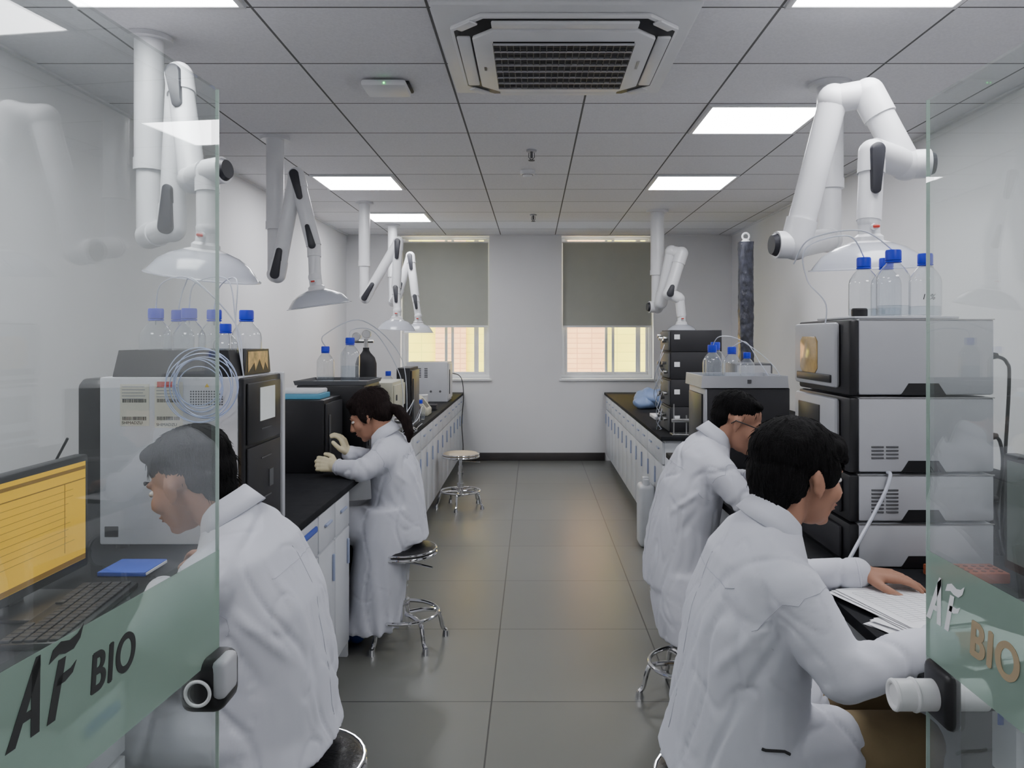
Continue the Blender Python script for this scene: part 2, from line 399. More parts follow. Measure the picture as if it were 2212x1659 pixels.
for i in range(26):
    y=cy-gy+.012+i*(2*gy-.024)/25
    b.box(cx-gx,cx+gx,y-.0032,y+.0032,H-.082,H-.074)
for i in range(8):
    y=cy-gy+ i*(2*gy)/7; b.box(cx-gx,cx+gx,y-.003,y+.003,H-.088,H-.08,m=1)
for i in range(22):
    x=cx-gx+i*(2*gx)/21; b.box(x-.0018,x+.0018,cy-gy,cy+gy,H-.086,H-.079,m=0)
part(b,'grille',['dgrey','lgrey'],e)
part(B().box(cx-.345,cx-.335,cy+.02,cy+.06,H-.074,H-.071),'indicator','dgrey',e)
part(B().box(cx+.332,cx+.342,cy-.06,cy+.04,H-.074,H-.071),'indicator','lgrey',e)
e=thing('wireless_access_point','white and black box with a green led on the ceiling','access point',(-.74,3.97,H))
part(B().box(-.85,-.63,3.87,4.07,H-.045,H-.012,.012),'housing','white',e)
part(B().box(-.86,-.62,3.93,4.09,H-.018,H-.001,.006),'mount','blackm',e)
part(B().ell((-.735,3.868,H-.032),.004),'status_led','green',e)
def sprinkler(x,y):
    e=thing('fire_sprinkler','small metal pendent fire sprinkler head','sprinkler',(x,y,H),group='ceiling sprinklers')
    part(B().cyl((x,y,H-.012),(x,y,H-.001),.035,n=24),'escutcheon','lgrey',e)
    part(B().cyl((x,y,H-.055),(x,y,H-.012),.009).tube([(x-.018,y,H-.02),(x-.02,y,H-.05),(x,y,H-.07)],.003,6).tube([(x+.018,y,H-.02),(x+.02,y,H-.05),(x,y,H-.07)],.003,6).cyl((x,y,H-.074),(x,y,H-.07),.022),'nozzle','dgrey',e)
sprinkler(-.012,5.4); sprinkler(0,8.25)
e=thing('smoke_detector','round white smoke detector on the ceiling','smoke detector',(-.045,6.07,H))
part(B().lathe([(0,H-.055),(.03,H-.053),(.04,H-.035),(.055,H-.03),(.055,H-.001),(0,H-.001)],(-.045,6.07,0)),'housing','white',e)
part(B().cyl((-.045,6.07,H-.037),(-.045,6.07,H-.031),.043),'sensor_slot','dgrey',e)

# ------------------------------------------------------------------ benches
def worktop(x0,x1,y0,y1,label):
    single(B().box(x0,x1,y0,y1,BT-.03,BT,.004),'lab_worktop',label,'worktop','top',((x0+x1)/2,(y0+y1)/2,BT-.03))
worktop(-2.30,-.87,1.46,9.88,'long black laboratory worktop along a wall')
worktop(.89,2.45,5.5,9.88,'black laboratory worktop by the windows')
worktop(.80,2.45,1.53,4.75,'black laboratory worktop carrying papers and instruments')
def cabinet(xf,s,y0,y1,kind='dd',depth=.62,label=None):
    label=label or ('white lab base cabinet with blue drawer handles' if kind=='drawers' else 'plain white lab base cabinet with drawers above doors')
    e=thing('lab_base_cabinet',label,'cabinet',(xf-s*depth/2,(y0+y1)/2,0),group='lab base cabinets')
    xb=xf-s*depth; lo,hi=min(xb,xf),max(xb,xf)
    b=B().box(lo,hi,y0+.002,y1-.002,.09,BT-.031,.003)
    pk=xf-s*.05
    b.box(min(xb,pk),max(xb,pk),y0+.01,y1-.01,0,.09,m=1)
    part(b,'cabinet_body',['cab','cabedge'],e)
    t0,t1=sorted((xf,xf+s*.018)); h0,h1=sorted((xf+s*.018,xf+s*.030))
    ym=(y0+y1)/2
    cols=[(y0+.008,ym-.004),(ym+.004,y1-.008)] if kind=='dd' else [(y0+.008,y1-.008)]
    for a,c in cols:
        d=part(B().box(t0,t1,a,c,.66,BT-.045,.003),'drawer','cab',e)
        if kind=='drawers':
            subpart(B().box(h0,h1,a+.04,c-.04,.765,.79,.006),'handle','blue',d,e)
            for z0,z1 in ((.38,.65),(.10,.37)):
                d=part(B().box(t0,t1,a,c,z0,z1,.003),'drawer','cab',e)
                subpart(B().box(h0,h1,a+.04,c-.04,z1-.06,z1-.035,.006),'handle','blue',d,e)
        else:
            subpart(B().box(h0,h1,(a+c)/2-.05,(a+c)/2+.05,.75,.762,.004),'handle','pblue',d,e)
            d=part(B().box(t0,t1,a,c,.10,.65,.003),'door','cab',e)
            subpart(B().box(h0,h1,c-.05,c-.038,.48,.60,.004),'handle','pblue',d,e)
def endpanel(xf,s,y,depth=.62):
    xb=xf-s*depth; lo,hi=min(xb,xf),max(xb,xf)
    single(B().box(lo,hi,y-.012,y+.012,0,BT-.031,.003),'bench_side_panel','white bench leg panel beside a knee space','panel','cab',((lo+hi)/2,y,0),group='bench side panels')
LF=-.905; RF=.925
cabinet(LF,1,1.50,1.72,'drawers')
endpanel(LF,1,2.62); cabinet(LF,1,2.68,3.25,'drawers'); cabinet(LF,1,3.25,3.80,'dd'); endpanel(LF,1,3.84)
endpanel(LF,1,4.66)
y=4.72
for wd in (.75,.75,.75,.75,.75,.75,.60): cabinet(LF,1,y,y+wd-.004,'dd' ); y+=wd
y=5.53
for wd in (.72,.72,.72,.72,.72,.70): cabinet(RF,-1,y,y+wd-.004,'dd'); y+=wd
cabinet(.835,-1,3.95,4.7,'dd',.6); endpanel(.835,-1,2.65,.6); cabinet(.98,-1,1.56,1.66,'drawers',.6)

# ------------------------------------------------------------------ stools
SM={}
def stool(x,y,hz,seatmat,label,r=.165,rz=0):
    e=thing('lab_stool',label,'stool',(x,y,0),rz,group='round swivel stools')
    key=(hz,seatmat,r)
    if key not in SM:
        d=[]
        d.append(('seat',mesh(B().lathe([(0,hz-.045),(r-.012,hz-.045),(r,hz-.03),(r,hz-.012),(r-.015,hz-.002),(r*.6,hz+.004),(0,hz+.005)],n=36),'seat',seatmat)))
        d.append(('seat_rim',mesh(B().tor((0,0,hz-.035),r,.010).tor((0,0,hz-.014),r+.002,.006),'seat_rim','chrome')))
        d.append(('pole',mesh(B().cyl((0,0,.20),(0,0,hz-.12),.020).cyl((0,0,hz-.14),(0,0,hz-.045),.014).cyl((0,0,hz-.06),(0,0,hz-.045),.05).cyl((0,0,hz*.6),(0,0,hz*.6+.02),.026),'pole','chrome')))
        d.append(('height_lever',mesh(B().tube([(0,0,hz-.08),(.1,-.05,hz-.085),(.16,-.08,hz-.09)],.005),'height_lever','chrome')))
        d.append(('foot_ring',mesh(B().tor((0,0,.15),.178,.0095,n=40),'foot_ring','chrome')))
        d.append(('hub',mesh(B().cyl((0,0,.10),(0,0,.22),.032),'hub','chrome')))
        d.append(('leg',mesh(B().tube(spline([(.02,0,.145),(.10,0,.15),(.172,0,.14),(.193,0,.10),(.205,0,.05),(.222,0,.03)],6),.011,10).cyl((.222,0,0),(.222,0,.03),.02,.014),'leg','chrome')))
        SM[key]=d
    for n,me in SM[key]:
        for i in range(5 if n=='leg' else 1):
            o=bpy.data.objects.new(n,me); COL.objects.link(o); o.parent=e
            if n=='leg': o.rotation_euler=(0,0,math.radians(72*i+20))
stool(-.665,4.03,.49,'stoolb','black round stool with chrome foot ring, person seated on it',.165)
stool(-.665,7.2,.50,'stoolt','pale tan round stool with chrome base, empty beside the bench',.165,.5)
stool(-.60,1.98,.505,'stoolb','black round chrome stool under a seated person',.17)
stool(.68,3.40,.50,'stoolb','black round chrome stool with ring base under a person',.165,.3)
stool(.47,1.92,.50,'stoolb','black round chrome stool under a person at the papers',.17,.6)

# ------------------------------------------------------------------ bottles
BM={}
def bottle(x,y,z,s=1.0,level=.5,txt=None,tfrm=None,tall=1.0,capm='cap',gm='bglass'):
    lab='clear glass reagent bottle with blue screw cap' if gm=='bglass' else 'small amber glass bottle with a screw cap'
    e=thing('reagent_bottle',lab,'bottle',(x,y,z),random.uniform(0,6),group='glass reagent bottles')
    key=(s,round(level,2),tall,capm,gm)
    if key not in BM:
        h=.115*s*tall; r=.050*s
        g=mesh(B().lathe([(0,.002),(r*.9,0),(r,.006),(r,h),(r*.95,h+.014*s),(r*.72,h+.034*s),(r*.45,h+.050*s),(r*.36,h+.058*s),(r*.34,h+.072*s)],n=32),'bottle_body',gm)
        l=mesh(B().lathe([(0,.004),(r*.92,.006),(r*.93,h*level),(0,h*level)],n=28),'liquid','liq')
        c=B().lathe([(0,h+.094*s),(r*.44,h+.094*s),(r*.48,h+.089*s),(r*.48,h+.062*s),(r*.38,h+.060*s)],n=32)
        c.tor((0,0,h+.057*s),r*.44,.003,n=24,k=6)
        BM[key]=[('bottle_body',g),('liquid',l),('cap',mesh(c,'cap',capm))]
    for n,me in BM[key]:
        o=bpy.data.objects.new(n,me); COL.objects.link(o); o.parent=e
    if txt:
        e.rotation_euler=(0,0,0)
        text(txt,.026*s,(x-.038*s,y-.0525*s,z+.055*s),(1,0,0),(0,0,1),'ink',e,'handwritten_label',shear=.25)
    return e

# ---- left chromatograph
e=thing('liquid_chromatograph','white liquid chromatograph with black touchscreen front and paper stickers','lab instrument',(-1.19,2.76,BT))
x0,x1,y0,y1,z0,z1=-1.417,-.965,2.57,2.97,.88,1.427
part(B().box(x0,x1,y0,y1,z0,z1,.006),'body','whitem',e)
for x in (x0+.05,x1-.05):
    for y in (y0+.05,y1-.05): part(B().cyl((x,y,BT),(x,y,z0+.002),.02),'foot','black',e)
part(B().box(x1,x1+.02,y0,y1,z0+.005,z1-.003,.006),'front_frame','black',e)
part(B().box(x1+.02,x1+.028,y0+.02,y1-.05,1.20,1.405,.004),'upper_door','black',e)
part(B().box(x1+.02,x1+.028,y0+.02,y1-.05,.90,1.19,.004),'lower_door','blackm',e)
part(B().box(x1+.028,x1+.030,y0+.13,y1-.12,1.27,1.385),'touchscreen','screeng',e)
part(B().box(x1-.005,x1+.03,y1-.032,y1,z0,z1,.006),'front_trim','whitem',e)
b=B()
for zz in (1.24,1.14,1.0): b.box(x1+.028,x1+.031,y0+.14,y1-.16,zz,zz+.004)
b.box(x1+.028,x1+.031,y0+.22,y1-.14,1.03,1.09)
part(b,'door_trim','dgrey',e)
part(B().prism([(y0+.02,1.40),(y0+.05,1.42),(y0+.3,1.42),(y0+.33,1.4),(y0+.33,1.05),(y0+.28,1.0),(y0+.06,1.0),(y0+.02,1.05)],'x',-1.50,x0,bev=.008),'side_module','black',e)
def sticker(xa,xb,za,zb):
    b=B().box(xa,xb,y0-.0012,y0-.0002,za,zb); 
    for i in range(5):
        zz=zb-.010-i*.010; b.box(xa+.006,xb-.012-.012*random.random(),y0-.0018,y0-.001,zz,zz+.0025,m=2)
    for k in range(2):
        zb2=(za+zb)/2-.002-k*.058+.01; x=xa+.008
        while x<xb-.01:
            w=random.choice((.0012,.002,.0028)); b.box(x,x+w,y0-.0018,y0-.001,zb2,zb2+.012,m=1); x+=w+random.choice((.0012,.002))
    part(b,'paper_sticker',['paperold','ink','lightink'],e)
    text('SHIMADZU',.0135,(xa+.006,y0-.002,za+.006),(1,0,0),(0,0,1),'ink',e,'sticker_text')
sticker(-1.349,-1.254,1.268,1.405); sticker(-1.236,-1.144,1.262,1.412)
part(B().box(-1.228,-1.17,y0-.002,y0-.0012,1.395,1.413),'red_sticker','red',e)
part(B().prism([(-1.072,1.395),(-1.058,1.395),(-1.065,1.407)],'y',y0-.002,y0),'warning_sticker','yellow',e)
b=B()
for i in range(13):
    for j in range(6): b.cyl((-1.118+i*.0085,y0-.0012,1.338+j*.0085),(-1.118+i*.0085,y0+.001,1.338+j*.0085),.0028,n=6)
part(b,'vent_holes','dgrey',e)
part(B().box(-1.40,-1.355,y0-.002,y0+.01,.905,.94,.002),'port','black',e)
e=thing('solvent_tray','black open solvent bottle tray on the chromatograph','tray',(-1.19,2.76,1.427))
def trayring(b,x0,x1,y0,y1,z0,z1,ins,t=.006):
    o=[(x0,y0,z0),(x1,y0,z0),(x1,y1,z0),(x0,y1,z0)]; u=[(x0+ins,y0+ins*.3,z1),(x1-ins,y0+ins*.3,z1),(x1-ins,y1-ins*.3,z1),(x0+ins,y1-ins*.3,z1)]
    i=[(p[0]+(t if k in(0,3) else -t),p[1]+(t if k<2 else -t),z1) for k,p in enumerate(u)]
    j=[(p[0]+(t if k in(0,3) else -t),p[1]+(t if k<2 else -t),z0+t) for k,p in enumerate(o)]
    fs=[[3,2,1,0]]
    for a,c in ((0,4),(4,8),(8,12)):
        for k in range(4): fs.append([a+k,a+(k+1)%4,c+(k+1)%4,c+k])
    fs.append([12,13,14,15]); b.add(o+u+i+j,fs)
b=B(); trayring(b,-1.38,-.985,2.58,2.94,1.4275,1.515,.018); part(b,'tray_body','black',e)
b=B().prism([(2.66,1.43),(2.92,1.43),(2.90,1.515),(2.68,1.515)],'x',-.984,-.975,m=0)
b.prism([(2.69,1.437),(2.75,1.47),(2.76,1.44),(2.80,1.48),(2.84,1.44),(2.86,1.47),(2.89,1.44),(2.885,1.508),(2.69,1.508)][::-1],'x',-.975,-.974,m=1)
part(b,'foil_panel',['black',P('mottled_foil',lin(200,165,110),.3,var=.5,scale=30)],e)
b=B()
for i in range(8):
    R=.072+.007*i+random.uniform(-.004,.004); b.tor((-1.065+random.uniform(-.016,.016),2.545-.003*i,1.40+random.uniform(-.014,.014)),R,.0018,axis=(.2*random.uniform(-1,1),1,.2*random.uniform(-1,1)),n=40,k=6)
part(b,'tubing_coil','tubeb',e,label='loose coil of pale blue tubing')
for (x,y,s,l,t) in ((-1.285,2.68,1.05,.55,'10% MeOH'),(-1.165,2.665,1.05,.4,None),(-1.275,2.83,1.05,.3,None),(-1.135,2.80,1.05,.35,'10%'),(-1.04,2.66,.80,.5,None),(-1.035,2.84,1.05,.6,None)):
    bottle(x,y,1.436,s,l,t)
def tubing(pts_list,r,mat,label,org,name='solvent_tubing',cat='tubing',k=8):
    b=B()
    for pts in pts_list: b.tube(spline(pts,k),r,6)
    return single(b,name,label,cat,mat,org)
L_=[]
for (x,y) in ((-1.285,2.68),(-1.165,2.665),(-1.275,2.83),(-1.135,2.80)):
    L_.append([(x,y,1.60),(x,y,1.66),(x+.03,y-.02,1.74),(x+.14,2.64,1.75),(-.99,2.62,1.60),(-.96,2.60,1.45),(-.95,2.61,1.36)])
tubing(L_,.0022,'tube','thin white solvent tubes looping from the bottles',(-1.1,2.66,1.6))

def monitor(x,y,w,h,zc,face,rot,label,screenmat,amber=False):
    e=thing('computer_monitor',label,'monitor',(x,y,BT),rot)
    part(B().box(-.02,.02,-w/2,w/2,zc-h/2-BT,zc+h/2-BT,.006),'monitor_housing','black',e,world=False)
    s=B().box(.0195,.0215,-w/2+.018,w/2-.018,zc-h/2-BT+.026,zc+h/2-BT-.018)
    if amber:
        zt=zc+h/2-BT-.018
        for i in range(9): s.box(.0214,.0222,-w/2+.05,w/2-.07-.05*random.random(),zt-.07-i*.018,zt-.069-i*.018,m=1)
        s.box(.0214,.0222,-w/2+.02,w/2-.02,zt-.022,zt-.012,m=1); s.box(.0214,.0222,-w/2+.02,w/2-.02,zt-.05,zt-.047,m=1)
        s.box(.0214,.0222,w/2-.12,w/2-.118,zt-.24,zt-.05,m=1); s.box(.0214,.0222,-w/2+.019,w/2-.019,zt-.28,zt-.266,m=1)
    part(s,'screen',[screenmat,'screend'],e,world=False)
    part(B().box(-.035,-.012,-.03,.03,.01,zc-BT,.004).box(-.10,.10,-.12,.12,0,.012,.005),'stand','black',e,world=False)
monitor(-1.32,2.03,.54,.325,1.055,1,0,'black monitor showing an amber window on the bench','screen',True)
def keyboard(x,y,rz,label):
    e=thing('keyboard',label,'keyboard',(x,y,BT),rz)
    part(B().box(-.075,.075,-.22,.22,.0,.016,.005),'keyboard_base','black',e,world=False)
    b=B()
    for i in range(5):
        for j in range(18):
            if i==0 and 4<j<11: continue
            b.box(-.066+i*.026,-.044+i*.026,-.212+j*.0236,-.191+j*.0236,.016,.022,.002)
    o=part(b,'keys','blackm',e,world=False); o['kind']='stuff'
keyboard(-1.15,1.97,.12,'black keyboard in front of the monitor')
e=thing('notebook','blue covered notebook lying beside the keyboard','notebook',(-1.20,2.36,BT))
part(B().box(-1.27,-1.13,2.29,2.43,BT+.001,BT+.014,.002),'cover','blue',e); part(B().box(-1.262,-1.128,2.295,2.425,BT+.004,BT+.011),'pages','paper',e)
tubing([[(-1.42,2.40,1.25),(-1.5,2.42,1.1),(-1.52,2.45,.95),(-1.45,2.4,.864)]],.004,'cable','black cable hanging behind the monitor',(-1.45,2.4,.9),'power_cable','cable')

def instbox(name,label,x0,x1,y0,y1,z0,z1,mat,sgn,fmat='black',extra=None):
    e=thing(name,label,'lab instrument',((x0+x1)/2,(y0+y1)/2,z0))
    part(B().box(x0,x1,y0,y1,z0,z1,.006),'body',mat,e)
    xf=x1 if sgn>0 else x0
    a,c=sorted((xf,xf+sgn*.012)); part(B().box(a,c,y0+.015,y1-.015,z0+.03,z1-.02,.005),'front_door',fmat,e)
    a,c=sorted((xf+sgn*.012,xf+sgn*.02)); part(B().box(a,c,y0+.05,y0+.07,z0+.08,z1-.08,.003),'door_handle','dgrey',e)
    return e
instbox('detector_module','large black instrument module on the bench',-1.36,-1.07,4.02,4.38,BT,1.235,'black',1,'blackm')
e=thing('glove_box_carton','pale blue and white carton on a black instrument','carton',(-1.22,4.16,1.235))
part(B().box(-1.35,-1.10,4.06,4.26,1.236,1.262,.003),'carton_body',P('teal_card',lin(92,160,190),.6),e)
part(B().box(-1.34,-1.11,4.07,4.25,1.262,1.285,.008),'carton_lid','white',e)
instbox('pump_module','black chromatography module under a bottle tray',-1.33,-.95,4.42,4.86,BT,1.285,'black',1,'blackm')
e=thing('bottle_tray','grey shallow tray holding two reagent bottles','tray',(-1.13,4.62,1.286))
b=B(); trayring(b,-1.34,-.94,4.42,4.84,1.286,1.31,-.008); part(b,'tray_body','dgrey',e)
bottle(-1.215,4.60,1.294,1.0,.3); bottle(-1.085,4.66,1.294,1.12,.6,tall=1.2)
instbox('beige_pump_module','beige liquid pump module with knobs',-1.18,-.90,4.95,5.35,BT,1.07,'beige',1,'lgrey')
instbox('beige_detector_module','beige detector module stacked on a pump',-1.19,-.885,4.95,5.38,1.072,1.27,'beige',1,'beige')
e=thing('valve_block','silver valve block with knobs and fittings','valve',(-.87,5.1,.92))
for y in (5.02,5.12,5.22): part(B().cyl((-.885,y,1.02),(-.84,y,1.02),.018),'knob','steel',e); part(B().cyl((-.885,y,.95),(-.85,y,.95),.012),'port','steel',e)
part(B().box(-.90,-.885,4.98,5.26,.92,1.05,.003),'plate','lgrey',e)
instbox('black_instrument_tower','tall black slanted instrument tower on the bench',-1.0,-.90,5.75,6.15,BT,1.33,'blackm',1,'black')
e=instbox('ventilated_instrument','white ventilated bench instrument near the window',-1.36,-.92,8.45,8.85,BT,1.285,'whitem',1,'white')
for x in (-1.24,-1.17): 
    b=B()
    for i in range(6): b.box(x,x+.035,8.447,8.451,1.14+i*.018-.02,1.15+i*.018-.02)
    part(b,'vent_slots','dgrey',e)
for x in (-1.26,-1.10,-1.0): part(B().cyl((x,8.447,.97),(x,8.451,.97),.012),'socket','dgrey',e)
e=thing('gas_cylinder','black gas cylinder with brass pressure regulator gauges','gas cylinder',(-1.36,6.4,BT))
part(B().lathe([(0,BT),(.08,BT),(.085,BT+.02),(.085,1.34),(.07,1.39),(.035,1.43),(.025,1.45),(.025,1.47),(0,1.47)],(-1.36,6.4,0)),'cylinder_body','blackm',e)
part(B().cyl((-1.36,6.4,1.46),(-1.36,6.4,1.54),.018).cyl((-1.47,6.4,1.52),(-1.30,6.4,1.52),.012).cyl((-1.43,6.36,1.56),(-1.43,6.39,1.56),.035).cyl((-1.35,6.36,1.58),(-1.35,6.39,1.58),.035).cyl((-1.48,6.4,1.48),(-1.48,6.4,1.53),.02),'regulator','steel',e)
for gx_,gz_ in ((-1.43,1.56),(-1.35,1.58)): part(B().cyl((gx_,6.355,gz_),(gx_,6.361,gz_),.028),'gauge_face','white',e)
single(B().box(-1.14,-1.005,5.66,5.86,BT,1.129,.006),'compact_black_module','low black module under a bottle','lab instrument','black',(-1.07,5.76,BT))
bottle(-1.06,5.75,1.13,.85,.3)
bottle(-.96,5.50,BT+.001,.6,.5,capm='black',gm='amber'); bottle(-1.02,5.56,BT+.001,.6,.4); bottle(-.95,6.62,BT+.001,.8,.5); bottle(-1.0,6.78,BT+.001,.7,.5,capm='black',gm='amber')
e=thing('balance_display','small beige instrument with grey screen on the bench','lab instrument',(-1.05,7.05,BT))
part(B().prism([(-1.2,BT),(-.93,BT),(-.93,BT+.05),(-1.02,BT+.16),(-1.2,BT+.18)],'y',6.92,7.2,bev=.006),'body','beige',e); part(B().prism([(-.948,BT+.065),(-1.006,BT+.14),(-1.002,BT+.143),(-.944,BT+.068)],'y',6.97,7.14),'display','dgrey',e)
tubing([[(-1.085,4.66,1.52),(-1.08,4.7,1.6),(-1.0,5.0,1.58),(-.88,5.2,1.3),(-.86,5.2,1.05)],[(-1.215,4.6,1.50),(-1.22,4.6,1.57),(-1.08,5.0,1.66),(-.9,5.4,1.4),(-.85,5.3,.95)],[(-.85,5.02,1.02),(-.80,5.1,1.1),(-.82,5.4,1.12),(-.9,5.6,.95),(-.93,5.5,.864)],[(-.85,5.12,1.0),(-.79,5.2,.96),(-.82,5.5,.9),(-.9,5.45,.864)],[(-.85,5.22,.95),(-.78,5.3,1.0),(-.80,5.6,1.05),(-.88,5.65,.9),(-.95,5.6,.864)],[(-.85,5.22,1.02),(-.80,5.35,.92),(-.84,5.7,.9),(-.89,6.3,.864)]],.003,'tube','tangle of thin white tubes around the pump',(-.85,5.3,.95))
tubing([[(-.93,8.9,1.15),(-.82,8.9,1.1),(-.78,8.8,.9),(-.80,8.8,.6),(-.78,8.75,.3),(-.80,8.7,.006)]],.005,'cable','black cable hanging from the bench to the floor',(-.8,8.8,.6),'power_cable','cable')
for i,(x,y,h,m) in enumerate(((-.98,6.4,.06,'white'),(-1.05,7.35,.05,'lgrey'),(-.97,7.5,.05,'blackm'),(-1.1,7.8,.12,'white'))):
    e=thing('small_bench_box',('white','grey','black','white')[i]+' small box lying on the worktop','box',(x,y,BT))
    part(B().box(x-.05,x+.05,y-.06,y+.06,BT+.001,BT+h,.006),'box_body',m,e); part(B().box(x-.052,x+.052,y-.062,y+.062,BT+h-.012,BT+h+.004,.003),'box_lid',m,e)

# ------------------------------------------------------------------ right instruments
SX0,SX1,SY0,SY1=.952,1.389,2.37,2.82
zs=[(BT,.997,0),(.999,1.145,1),(1.147,1.378,2),(1.380,1.614,3)]
AMB=P('amber_window',lin(190,160,105),.15,var=.3,scale=20)
for z0,z1,k in zs:
    e=thing('chromatograph_module','light grey chromatography module with black front bezel in a stack','lab instrument',((SX0+SX1)/2,(SY0+SY1)/2,z0),group='stacked chromatography modules')
    part(B().box(SX0+.028,SX1,SY0,SY1,z0+.004,z1-.001,.008),'housing','lgrey',e)
    part(B().box(SX0,SX0+.03,SY0-.001,SY1+.001,z0+.001,z1-.002,.008),'front_bezel','black',e)
    if k>=2:
        part(B().box(SX0-.02,SX0,SY0+.07,SY1-.01,z0+.02,z1-.01,.010),'front_door','lgrey',e)
        part(B().box(SX0-.026,SX0-.019,SY0+.09,SY1-.05,z0+.035,z0+.06,.003),'door_pull','black',e)
        if k==3:
            part(B().prism([(SY1-.24,1.455),(SY1-.22,1.44),(SY1-.10,1.44),(SY1-.08,1.455),(SY1-.08,1.545),(SY1-.10,1.56),(SY1-.22,1.56),(SY1-.24,1.545)],'x',SX0-.023,SX0-.019,bev=.001),'viewing_window',AMB,e)
        else:
            part(B().box(SX0-.023,SX0-.019,SY1-.26,SY1-.06,z0+.09,z1-.04,.006),'viewing_window','black',e)
    else:
        part(B().box(SX0-.012,SX0,SY0+.05,SY1-.02,z0+.02,z1-.02,.006),'front_door','blackm',e)
    nx=1.175; nz=z0+.004
    part(B().prism([(nx-.068,nz),(nx-.045,nz+.035),(nx+.045,nz+.035),(nx+.068,nz)],'y',SY0-.002,SY0+.01),'grip_notch','black',e)
    part(B().box(SX0+.03,SX1,SY0-.002,SY0+.002,z1-.004,z1-.001),'seam_trim','steel',e)
    if k in (1,2):
        zc=z0+.06 if k==1 else z0+.075
        for c in range(2):
            b=B()
            for i in range(4 if k==2 else 7): b.box(1.018+c*.044,1.055+c*.044,SY0-.003,SY0+.001,zc-.03+i*.011,zc-.025+i*.011,.001)
            part(b,'vent_slots','dgrey',e)
e=thing('drain_tube','thin white plastic drain tube hanging from a module','tubing',(1.07,2.36,BT))
part(B().tube(spline([(1.068,2.372,1.150),(1.066,2.35,1.145),(1.04,2.335,1.09),(.965,2.32,.965),(.905,2.31,.866)],8),.0055),'tube','tube',e)
for (x,y,s,l,t) in ((1.075,2.56,.93,.25,None),(1.13,2.47,1.0,.3,None),(1.175,2.62,.95,.3,None),(1.235,2.48,.95,.3,'10%')):
    bottle(x,y,1.6225,s,l,t)
single(B().box(.98,1.30,2.40,2.72,1.6145,1.622,.003),'bottle_mat','thin grey mat under the reagent bottles','mat','lgrey',(1.14,2.56,1.6145))
single(B().lathe([(0,1.6225),(.023,1.6225),(.024,1.626),(.024,1.644),(.021,1.648),(0,1.648)],(1.015,2.45,0)),'bottle_stopper','small black stopper on the instrument stack','stopper','black',(1.015,2.45,1.6225))
tubing([[(1.075,2.56,1.82),(1.0,2.5,1.88),(.86,2.48,1.84),(.87,2.5,1.74),(.93,2.5,1.66),(.935,2.55,1.55)],[(1.13,2.47,1.83),(1.02,2.45,1.89),(.88,2.5,1.87),(.86,2.6,1.8)]],.0022,'tube','thin white tubes looping out of the bottles',(.95,2.5,1.8))
for zc in (1.50,1.25,1.055):
    e=thing('signal_cable','black signal cable with metal plug in the back of a module','cable',(SX1,2.45,zc),group='signal cables')
    part(B().cyl((SX1,2.45,zc),(SX1+.022,2.45,zc),.013),'plug','brass',e); part(B().cyl((SX1+.02,2.45,zc),(SX1+.055,2.45,zc),.015,.009),'plug_boot','black',e)
    q=.02*(1.5-zc)/.25
    part(B().tube(spline([(SX1+.045,2.45,zc),(SX1+.09-q,2.46,zc-.02),(SX1+.11-q,2.48,zc-.10),(SX1+.10-q,2.5,.98),(SX1+.12-q,2.5,.866)],8),.0055),'lead','cable',e)
monitor(1.335,1.95,.5,.32,1.075,1,math.pi,'black monitor standing on the bench facing the aisle','screenk')
e=thing('tube_rack','dull orange plastic rack lying on the worktop','rack',(1.25,2.27,BT))
b=B().box(1.15,1.35,2.225,2.325,BT,BT+.03,.004); part(b,'rack_body','orange',e)
b=B()
for i in range(8):
    for j in range(3): b.cyl((1.165+i*.024,2.245+j*.026,BT+.03),(1.165+i*.024,2.245+j*.026,BT+.0315),.007,n=10)
part(b,'rack_holes','dorange',e)
def sheets(x,y,rz,n,label,w=.21,l=.297,z=BT,lines=True,spread=.006):
    for k in range(n):
        e=thing('paper_sheet',label,'paper',(x+random.uniform(-spread,spread),y+random.uniform(-spread,spread),z+.0012*k*2+.001),rz+random.uniform(-.05,.05)*spread/.006,group='papers on the worktop')
        b=B(); nx=8
        vs=[];fs=[]
        for i in range(nx+1):
            for j in range(nx+1):
                a=-w/2+w*i/nx; c=-l/2+l*j/nx
                vs.append((a,c,.003*max(0,(i/nx-.6))*(j/nx)))
        for i in range(nx):
            for j in range(nx): fs.append([i*(nx+1)+j,(i+1)*(nx+1)+j,(i+1)*(nx+1)+j+1,i*(nx+1)+j+1])
        b.add(vs,fs)
        part(b,'sheet','paper',e,world=False)
        if lines and k==n-1:
            q=B()
            for i in range(18): q.box(-w/2+.02,w/2-.02,-l/2+.03+i*.013,-l/2+.0308+i*.013,.0032,.0036)
            for i in range(6): q.box(-w/2+.02+i*.034,-w/2+.0206+i*.034,-l/2+.03,-l/2+.25,.0032,.0036)
            part(q,'printed_table','lightink',e,world=False)
sheets(.975,1.83,.5,4,'loose white record sheet on the worktop',lines=False,spread=.02)
sheets(.945,2.0,.30,4,'printed white record sheet on the worktop',z=BT+.010,spread=.010)
e=thing('compact_chromatograph','black chromatograph with light grey tray top','lab instrument',(1.13,4.42,BT))
part(B().box(.93,1.37,4.20,4.62,BT,1.285,.006),'body','blackm',e)
part(B().box(.915,.93,4.20,4.62,BT+.01,1.28,.005),'front_frame','lgrey',e)
part(B().box(.905,.915,4.24,4.58,BT+.05,1.25,.004),'front_door','black',e)
b=B(); trayring(b,.895,1.36,4.19,4.63,1.286,1.35,.004); part(b,'tray_top','lgrey',e)
part(B().box(1.14,1.16,4.187,4.19,1.31,1.33),'tray_latch','dgrey',e)
for (x,y,s) in ((1.0,4.40,1.05),(1.10,4.36,1.0),(1.20,4.42,.85)): bottle(x,y,1.294,s,.4)
b=bottle(1.05,4.54,1.294,1.12,.4)
